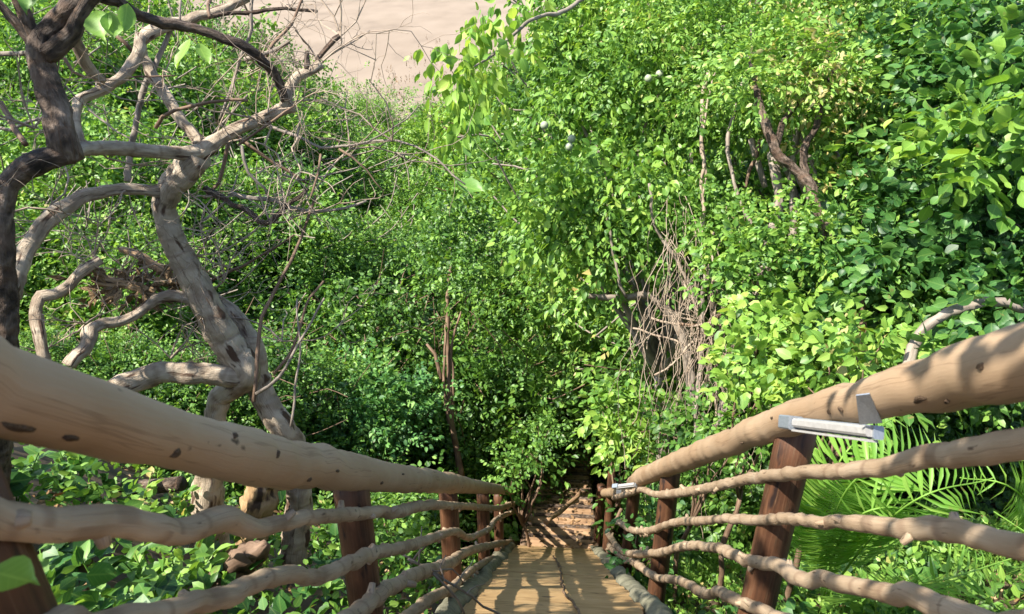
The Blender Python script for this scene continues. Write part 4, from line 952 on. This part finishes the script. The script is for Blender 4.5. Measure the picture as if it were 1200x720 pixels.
# ------------------------------------------------------------------ trees of the thicket: prototypes copied
def proto(name, seed, H, Wd, leaf, ll, per, k, shape, bark, lobes, droop=.4, ratio=.58):
    """a tree of height H standing at the origin; returns mesh data of foliage and stem"""
    global RNG
    RNG = np.random.default_rng(seed); rg = np.random.default_rng(seed + 100)
    bl = []
    for i in range(lobes):
        a = 2.4 * i + rg.random(); zz = H * (0.30 + 0.60 * (i + .5) / lobes); rr = Wd * (0.42 - 0.25 * abs((i + .5) / lobes - .35)) * rg.uniform(.8, 1.15)
        off = Wd * .42 * math.sqrt(max(.05, 1 - ((i + .5) / lobes) ** 1.6)) * rg.uniform(.6, 1)
        bl.append((np.array([off * math.cos(a), off * math.sin(a), zz]), (rr, rr, rr * .8)))
    f = crown('foliage', bl, ll, per, k, shape, ratio, droop, inner=.4, lump=.4)
    f.materials.append(M['leaf_' + leaf])
    mb = MB()
    s = spline(np.array([(0, 0, -.1), (.05 * Wd, 0, H * .25), (0, .05 * Wd, H * .5), (0, 0, H * .85)]), .25, .03)
    mb.tube(s, np.linspace(H * .022, H * .006, len(s)), 8, wob=.1)
    for c, r in bl:
        z0 = c[2] * .55
        s = spline(np.array([(0, 0, z0), c * .5 + [0, 0, z0 * .5], c]), .3, .03)
        mb.tube(s, np.linspace(H * .010, H * .003, len(s)), 6, wob=.1)
    for c, r in bl:
        for q in range(6):
            d = rg.normal(0, 1, 3); d[2] = abs(d[2]); d /= np.linalg.norm(d)
            p0 = c + d * np.array(r) * .6
            mb.tube(spline(np.array([p0, p0 + d * r[0] * .4 + rg.normal(0, .08, 3), p0 + d * r[0] * .8 + rg.normal(0, .15, 3)]), .15), H * .0022, 4, cap=False)
    me = bpy.data.meshes.new('trunk'); me.from_pydata(mb.v, [], mb.f)
    uv = me.uv_layers.new(name='UVMap'); uv.data.foreach_set('uv', np.asarray(mb.uv, np.float32).ravel())
    me.materials.append(M[bark])
    me.polygons.foreach_set('use_smooth', np.ones(len(me.polygons), dtype=bool))
    return dict(f=f, s=me, H=H * 0.97)

PRO = {
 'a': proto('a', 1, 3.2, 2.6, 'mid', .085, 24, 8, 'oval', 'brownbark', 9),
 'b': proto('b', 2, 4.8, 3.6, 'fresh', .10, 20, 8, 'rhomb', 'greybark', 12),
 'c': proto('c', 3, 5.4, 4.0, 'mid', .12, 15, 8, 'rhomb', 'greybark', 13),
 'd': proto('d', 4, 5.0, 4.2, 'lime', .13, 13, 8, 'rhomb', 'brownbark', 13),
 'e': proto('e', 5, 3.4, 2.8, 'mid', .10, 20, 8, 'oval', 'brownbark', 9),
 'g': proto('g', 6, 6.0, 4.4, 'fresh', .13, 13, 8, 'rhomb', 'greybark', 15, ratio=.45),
}
RNG = np.random.default_rng(77)
def plant(kind, u, v, t, label, group, name='thicket_tree', cat='tree', wide=1.0):
    """copy a prototype so that its top comes to the given height at distance t"""
    top = P(u, v, t); zg = float(ground(top[0], top[1]))
    pr = PRO[kind]; k = max(.3, (top[2] - zg) / pr['H'])
    o = empty(name, (top[0], top[1], zg), label, cat, group)
    o.rotation_euler = (0, 0, random.uniform(0, 6.28)); kk = math.sqrt(k) if k > 1 else k
    o.scale = (kk * wide, kk * wide, k)
    for n_, me in (('trunk', pr['s']), ('foliage', pr['f'])):
        c = bpy.data.objects.new(n_, me); COL.objects.link(c); c.parent = o
    return o

G1, G2, G3, G4 = 'trees of the dark thicket beyond the stair foot', 'tall trees on the left bank', 'sunlit trees in the middle distance', 'trees behind the right hand wall of leaves'
ROW = [
 # shaded centre
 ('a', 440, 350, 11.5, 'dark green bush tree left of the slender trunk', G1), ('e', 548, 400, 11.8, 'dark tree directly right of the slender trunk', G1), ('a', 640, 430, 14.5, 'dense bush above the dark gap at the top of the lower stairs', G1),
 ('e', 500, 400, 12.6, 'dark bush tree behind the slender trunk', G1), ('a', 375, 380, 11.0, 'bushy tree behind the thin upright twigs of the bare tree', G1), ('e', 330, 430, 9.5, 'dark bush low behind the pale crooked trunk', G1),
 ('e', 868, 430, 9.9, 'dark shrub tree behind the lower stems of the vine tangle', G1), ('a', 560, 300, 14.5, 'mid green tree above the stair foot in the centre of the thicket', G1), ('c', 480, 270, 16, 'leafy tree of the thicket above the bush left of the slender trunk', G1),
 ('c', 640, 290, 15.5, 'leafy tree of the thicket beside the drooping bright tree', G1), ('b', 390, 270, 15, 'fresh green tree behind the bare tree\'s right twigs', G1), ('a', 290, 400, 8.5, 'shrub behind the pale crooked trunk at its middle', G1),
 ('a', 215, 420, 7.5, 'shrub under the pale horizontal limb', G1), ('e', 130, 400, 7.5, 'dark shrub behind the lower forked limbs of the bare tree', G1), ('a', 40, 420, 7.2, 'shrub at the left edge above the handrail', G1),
 ('e', 862, 380, 10.6, 'dark tree behind the bare vine tangle', G1), ('c', 800, 300, 13, 'leafy tree hidden behind the drooping bright tree', G4),
 # left bank
 ('b', 60, 130, 11, 'bright tree at the far left edge behind the dark stem', G2), ('b', 160, 190, 11.5, 'bright tree behind the looping middle limbs', G2), ('g', 110, 40, 16, 'tall pale green tree at upper left behind the forked limbs', G2), ('g', 10, 0, 15, 'tall tree in the upper left corner', G2),
 ('d', 230, 90, 18, 'yellow green tree behind the highest pale fork', G2), ('b', 290, 200, 12.5, 'bright bush tree behind the bare tree\'s right fork', G2), ('c', 200, 10, 25, 'distant tree at the top between the pale limbs', G2), ('g', 330, 130, 20, 'light tree right of the bare tree\'s stub', G2), ('d', 100, -40, 26, 'distant yellow green tree at the top left', G2), ('c', 280, 40, 30, 'far tree standing at the left end of the pale flat', G2), ('b', 100, 270, 9.5, 'leafy tree behind the arching left limb', G2), ('c', 0, 250, 9.5, 'leafy tree at the left edge under the dark fork', G2),
 # middle distance
 ('d', 600, 170, 21, 'sunlit yellow green tree below the hanging leafy spray', G3), ('g', 500, 210, 20, 'sunlit pale tree at the centre below the twig with one leaf', G3), ('c', 420, 190, 22, 'sunlit tree behind the outstretched thin twigs', G3), ('d', 560, 120, 30, 'sunlit lime tree just left of the drooping tree', G3), ('g', 470, 150, 30, 'feathery sunlit tree at the centre', G3), ('c', 380, 130, 32, 'sunlit tree below the stub of the bare tree', G3), ('g', 620, 60, 30, 'tall pale tree behind the hanging leafy spray', G3),
 ('b', 430, 115, 45, 'rounded tree at the edge of the pale flat left of centre', G3), ('c', 350, 110, 45, 'rounded tree at the edge of the pale flat behind the stub', G3), ('c', 500, 128, 46, 'low tree at the edge of the pale flat in the gap', G3), ('d', 650, 200, 18, 'lime tree against the drooping tree\'s left edge', G3),
 # behind the right
 ('c', 720, 10, 18, 'tree behind the top of the drooping bright tree', G4), ('g', 850, -60, 16, 'tall tree behind the fine leaved tree', G4), ('c', 960, 120, 10, 'tree behind the forked dark trunk', G4), ('c', 1090, 120, 9.5, 'tree behind the glossy broad leaves', G4), ('e', 915, 250, 9.5, 'dark tree behind the pale twin trunks', G4), ('g', 1000, -80, 13, 'tall tree at the top right behind the fine sprays', G4), ('e', 1180, 100, 8.5, 'dark tree at the right edge behind the glossy leaves', G4), ('c', 820, 90, 12.5, 'tree behind the fine leaved sprays and vine stems', G4),
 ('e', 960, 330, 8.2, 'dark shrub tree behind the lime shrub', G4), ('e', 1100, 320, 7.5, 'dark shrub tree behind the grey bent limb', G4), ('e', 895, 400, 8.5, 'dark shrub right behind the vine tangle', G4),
]
for kind, u, v, t, lab, grp in ROW:
    plant(kind, u, v, t, lab, grp, name={'a': 'thicket_bush', 'e': 'dark_bush', 'd': 'lime_tree'}.get(kind, 'thicket_tree'), wide=.62 if kind == 'e' and 840 < u < 930 else 1.1)

# far scrub down to the pale flat: one uncountable mass
n = 5200
yy = RNG.uniform(26, 88, n) ; xx = RNG.uniform(-1, 1, n) * (yy * .78 + 4)
zg = ground(xx, yy)
hgt = 1.6 + 1.5 * (np.sin(xx * .9 + yy * .3) * np.sin(yy * .55 - xx * .2) + .6 * np.sin(xx * 2.1 + yy)) + RNG.normal(0, .4, n)
hgt = np.clip(hgt, .3, 4.2)
side = np.clip((np.abs(xx + 2.5) - 6) / 9, 0, 1); hgt += side * 2.2
hgt *= np.clip((90 - yy) / 22, .45, 1)
cen = np.stack([xx, yy, zg + hgt * RNG.random(n) ** .35], -1)
d = rdir(n); d[:, 2] = np.abs(d[:, 2]) + .3; d /= np.linalg.norm(d, axis=1)[:, None]
q = sprigs(cen, d, 13, .23, .75, droop=.3)
o = link('far_scrub', leafmesh('far_scrub', *q, .6, 'rhomb'), M['leaf_fresh'])
tag(o, kind='stuff', label='low green scrub running out to the edge of the pale flat', cat='scrub')
n = 340
yy = 55 + 85 * RNG.random(n) ** 1.6; xx = RNG.uniform(-18, 14, n); zg = ground(xx, yy)
cen = np.stack([xx, yy, zg + RNG.uniform(.15, 1.5, n) * np.where(yy > 92, .12, 1)], -1)
q = sprigs(cen, np.tile([0, 0, 1.], (n, 1)), 10, .35, .8, droop=-.4, spread=.4)
o = link('dry_grass', leafmesh('dry_grass', *q, .12, 'rhomb'), M['litter']); tag(o, kind='stuff', label='tufts of dry pale grass at the edge of the flat', cat='grass')

# undergrowth under everything
def cover(n, smin, smax, lmin, lmax, hmax, ll, k, avoid=True):
    s = smin + (smax - smin) * RNG.random(n) ** 1.15; l = RNG.uniform(lmin, lmax, n)
    keep = ~((l > -0.72) & (l < 0.86) & (s < 7.9)) & ~((l > -.45) & (l < .75) & (s < 12))
    s, l = s[keep], l[keep]
    xy = s[:, None] * WD[:2] + l[:, None] * LD[:2]
    dens = np.sin(xy[:, 0] * 2.3 + 1) * np.sin(xy[:, 1] * 1.9) + RNG.normal(0, .5, len(s))
    xy = xy[dens > -.55]
    h = RNG.random(len(xy)) ** 1.5 * hmax
    cen = np.stack([xy[:, 0], xy[:, 1], ground(xy[:, 0], xy[:, 1]) + h], -1)
    d = rdir(len(xy)); d[:, 2] = np.abs(d[:, 2]) + .5; d /= np.linalg.norm(d, axis=1)[:, None]
    return sprigs(cen, d, k, ll, droop=.3)
q = cover(9000, .3, 14, -8, 7, .38, .075, 7)
tag(link('undergrowth', leafmesh('undergrowth', *q, .62), M['leaf_mid']), kind='stuff', label='knee high leafy undergrowth covering the slope on both sides', cat='undergrowth')
q = cover(5200, .8, 6.5, .9, 4.2, .22, .07, 7)
tag(link('weeds', leafmesh('weeds', *q, .5), M['leaf_fresh']), kind='stuff', label='bright low weeds on the bank right of the stairs', cat='weeds')
q = cover(2600, .3, 12, -7, 6, .15, .12, 5)
tag(link('ground_ivy', leafmesh('ground_ivy', *q, .85), M['leaf_dark']), kind='stuff', label='dark heart leaved ground cover among the weeds', cat='ground cover')
n = 9000
s = RNG.uniform(.5, 15, n); l = RNG.uniform(-7, 6, n)
xy = s[:, None] * WD[:2] + l[:, None] * LD[:2]
pos = np.stack([xy[:, 0], xy[:, 1], ground(xy[:, 0], xy[:, 1]) + .03], -1)
ax = rdir(n) * [1, 1, .3]; nr = RNG.normal(0, .4, (n, 3)) + [0, 0, 1]
tag(link('leaf_litter', leafmesh('leaf_litter', pos, ax, nr, RNG.uniform(.05, .12, n), .5, 'rhomb'), M['litter']), kind='stuff', label='dry brown leaf litter on the soil', cat='leaf litter')
# grass blades right of the railing
n = 4200
s = RNG.uniform(1.2, 8, n); l = .95 + RNG.random(n) ** 1.3 * 2.8
xy = s[:, None] * WD[:2] + l[:, None] * LD[:2]
pos = np.stack([xy[:, 0], xy[:, 1], ground(xy[:, 0], xy[:, 1])], -1)
ax = rdir(n) * [.6, .6, 0] + [0, 0, .9]
tag(link('grass', leafmesh('grass', pos, ax, rdir(n), RNG.uniform(.10, .26, n), .06, 'strip'), M['leaf_fresh']), kind='stuff', label='long green grass blades on the bank right of the stairs', cat='grass')
# litter on the lower flight
n = 420
s = RNG.uniform(LS0 - .05, LE + 1.0, n); l = RNG.uniform(-.35, .68, n)
i = np.clip(np.floor((s - LS0 - .12) / .36), -1, 8)
zz = np.where(s < LS0 + .12, LZ0 + .004, LZ0 - .10 - .135 * (i + 1) + .03)
zz = np.where(s > LE, LZE - .09, zz)
pos = s[:, None] * WD + l[:, None] * LD; pos[:, 2] = zz
tag(link('stair_litter', leafmesh('stair_litter', pos, rdir(n) * [1, 1, .25], RNG.normal(0, .35, (n, 3)) + [0, 0, 1], RNG.uniform(.05, .10, n), .55), M['litter']), kind='stuff', label='dry leaves lying on the dim lower steps', cat='leaf litter')

# ------------------------------------------------------------------ palms behind the right railing
def palm(base, fronds, label):
    o = empty('small_palm', base, label, 'palm', 'palms behind the right railing')
    b = np.asarray(base)
    MB().tube(spline(np.array([b - [0, 0, .1], b + [0, 0, .12], b + [.01, 0, .28]]), .05, .003), [.045] * 3 + [.04] * 20 if False else .04, 10, wob=.08).build('stem', M['brownbark'], o)
    root = b + [0, 0, .25]
    for (mid, tip, wl) in fronds:
        s = spline(np.array([root, mid, tip]), .03)
        L = len(s)
        tg = np.gradient(s, axis=0); tg /= np.linalg.norm(tg, axis=1)[:, None]
        mb = MB().tube(s, np.linspace(.009, .0025, L), 6, cap=False)
        k0 = int(L * .40); ii = np.repeat(np.arange(k0, L, 1), 2)
        sg = np.tile([1., -1.], len(ii) // 2 + 1)[:len(ii)]
        nf = -FW * .9 + SUN_TO * .7 + RNG.normal(0, .2, 3)
        nf = nf[None, :] - tg[ii] * (tg[ii] @ nf)[:, None]
        nf /= np.linalg.norm(nf, axis=1)[:, None]
        sd = np.cross(tg[ii], nf)
        f = (ii - k0) / (L - k0)
        ax = tg[ii] * (0.22 + .55 * f)[:, None] + sd * sg[:, None] + nf * .12 + RNG.normal(0, .035, (len(ii), 3))
        nr = nf + sd * sg[:, None] * .2 + RNG.normal(0, .06, (len(ii), 3))
        ln = wl * np.sin(np.clip(f * .85 + .18, 0, 1) * math.pi) ** .55 * RNG.uniform(.88, 1.05, len(ii))
        lm = leafmesh('leaflets', s[ii], ax, nr, ln, .10, 'strip')
        rm = bpy.data.meshes.new('rachis'); rm.from_pydata(mb.v, [], mb.f)
        bm = bmesh.new(); bm.from_mesh(rm); bm.from_mesh(lm)
        me = bpy.data.meshes.new('frond'); bm.to_mesh(me); bm.free()
        link('frond', me, M['palm'], o)
    return o
pb = ground_hit(955, 740); pb = pb + np.array([.05, .1, 0]); pb[2] = ground(pb[0], pb[1])
palm(pb, [(P(992, 575, 2.9), P(1118, 520, 3.0), .33), (P(1050, 602, 2.75), P(1165, 560, 2.75), .30), (P(1070, 688, 2.5), P(1195, 652, 2.5), .24), (P(1000, 610, 2.85), P(1110, 600, 2.95), .22), (P(975, 560, 3.05), P(1060, 480, 3.3), .30)],
     'bright palm with upright fan of leaflets behind the right branch rails')
pb = ground_hit(1290, 700) + np.array([.2, .6, 0]); pb[2] = ground(pb[0], pb[1])
palm(pb, [(P(1190, 575, 2.9), P(1125, 560, 3.0), .24), (P(1230, 560, 2.7), P(1185, 500, 2.9), .26), (P(1230, 640, 2.4), P(1165, 600, 2.5), .22), (P(1280, 560, 2.5), P(1260, 480, 2.7), .26)], 'palm at the right edge with fronds reaching in behind the branch rails')

# ------------------------------------------------------------------ broad-leaved herbs by the left railing
def herb(u, v, label, h=.45, ll=.15, n=26, leaf='fresh', ratio=.4, spread=1.0, name='leafy_herb'):
    b = ground_hit(u, v); o = empty(name, b, label, 'plant', 'broad leaved weeds left of the stairs')
    mb = MB(); pos, ax, nr, L = [], [], [], []
    for k in range(3):
        tip = b + np.array([RNG.normal(0, .12), RNG.normal(0, .12), h * RNG.uniform(.7, 1.05)])
        s = spline(np.array([b, (b + tip) / 2 + RNG.normal(0, .02, 3), tip]), .04)
        mb.tube(s, np.linspace(.006, .003, len(s)), 6)
        for q in range(n // 3):
            f = .35 + .65 * (q + 1) / (n // 3); a = 2.4 * q + k
            p = s[int(f * (len(s) - 1))]
            pos.append(p); ax.append([math.cos(a) * spread, math.sin(a) * spread, .25 + .5 * f - .2]); nr.append([0.1 * RNG.normal(), .1 * RNG.normal(), 1]); L.append(ll * (1.15 - .55 * f) * RNG.uniform(.85, 1.15))
    mb.build('stem', M['leaf_fresh'], o)
    link('foliage', leafmesh('foliage', np.array(pos), np.array(ax), np.array(nr), np.array(L), ratio), M['leaf_' + leaf], o)
herb(190, 715, 'pale pointed leaved weed below the top left branch rail', .40, .20, 30, 'fresh')
herb(225, 700, 'pointed leaved weed beside the dark broken stump', .34, .17, 24, 'fresh')
herb(140, 735, 'pale weed at the bottom left edge of the view', .36, .19, 24, 'blue')
herb(60, 700, 'dark wide leaved weed beside the leftmost post', .30, .19, 24, 'dark', .75)
herb(110, 660, 'dark wide leaved weed under the top left branch rail', .28, .18, 24, 'dark', .8)
herb(160, 620, 'weed below the short dark sawn log', .3, .16, 24, 'mid', .6)
herb(75, 570, 'broad leaved weed beside the pale fallen limb', .3, .17, 24, 'mid', .6)
herb(20, 590, 'broad leaved weed at the left edge between handrail and branch rail', .3, .17, 24, 'fresh', .6)
herb(380, 700, 'weed below the second left branch rail before the near post', .3, .12, 24, 'mid', .5)

# the out-of-focus leaf close to the lens
o = empty('leafy_sprig', P(-30, 760, .72), 'single blurred bright green leaf at the bottom left corner before the post', 'sprig')
MB().tube(spline(np.array([P(-30, 790, .75), P(-20, 720, .73), P(-8, 672, .72)]), .02), .0015, 6).build('stem', M['leaf_fresh'], o)
leaf_at([(-12, 668, .72, .055, (1, -.12), (-.05, 1, .75), .75)], o, M['leaf_lime'])
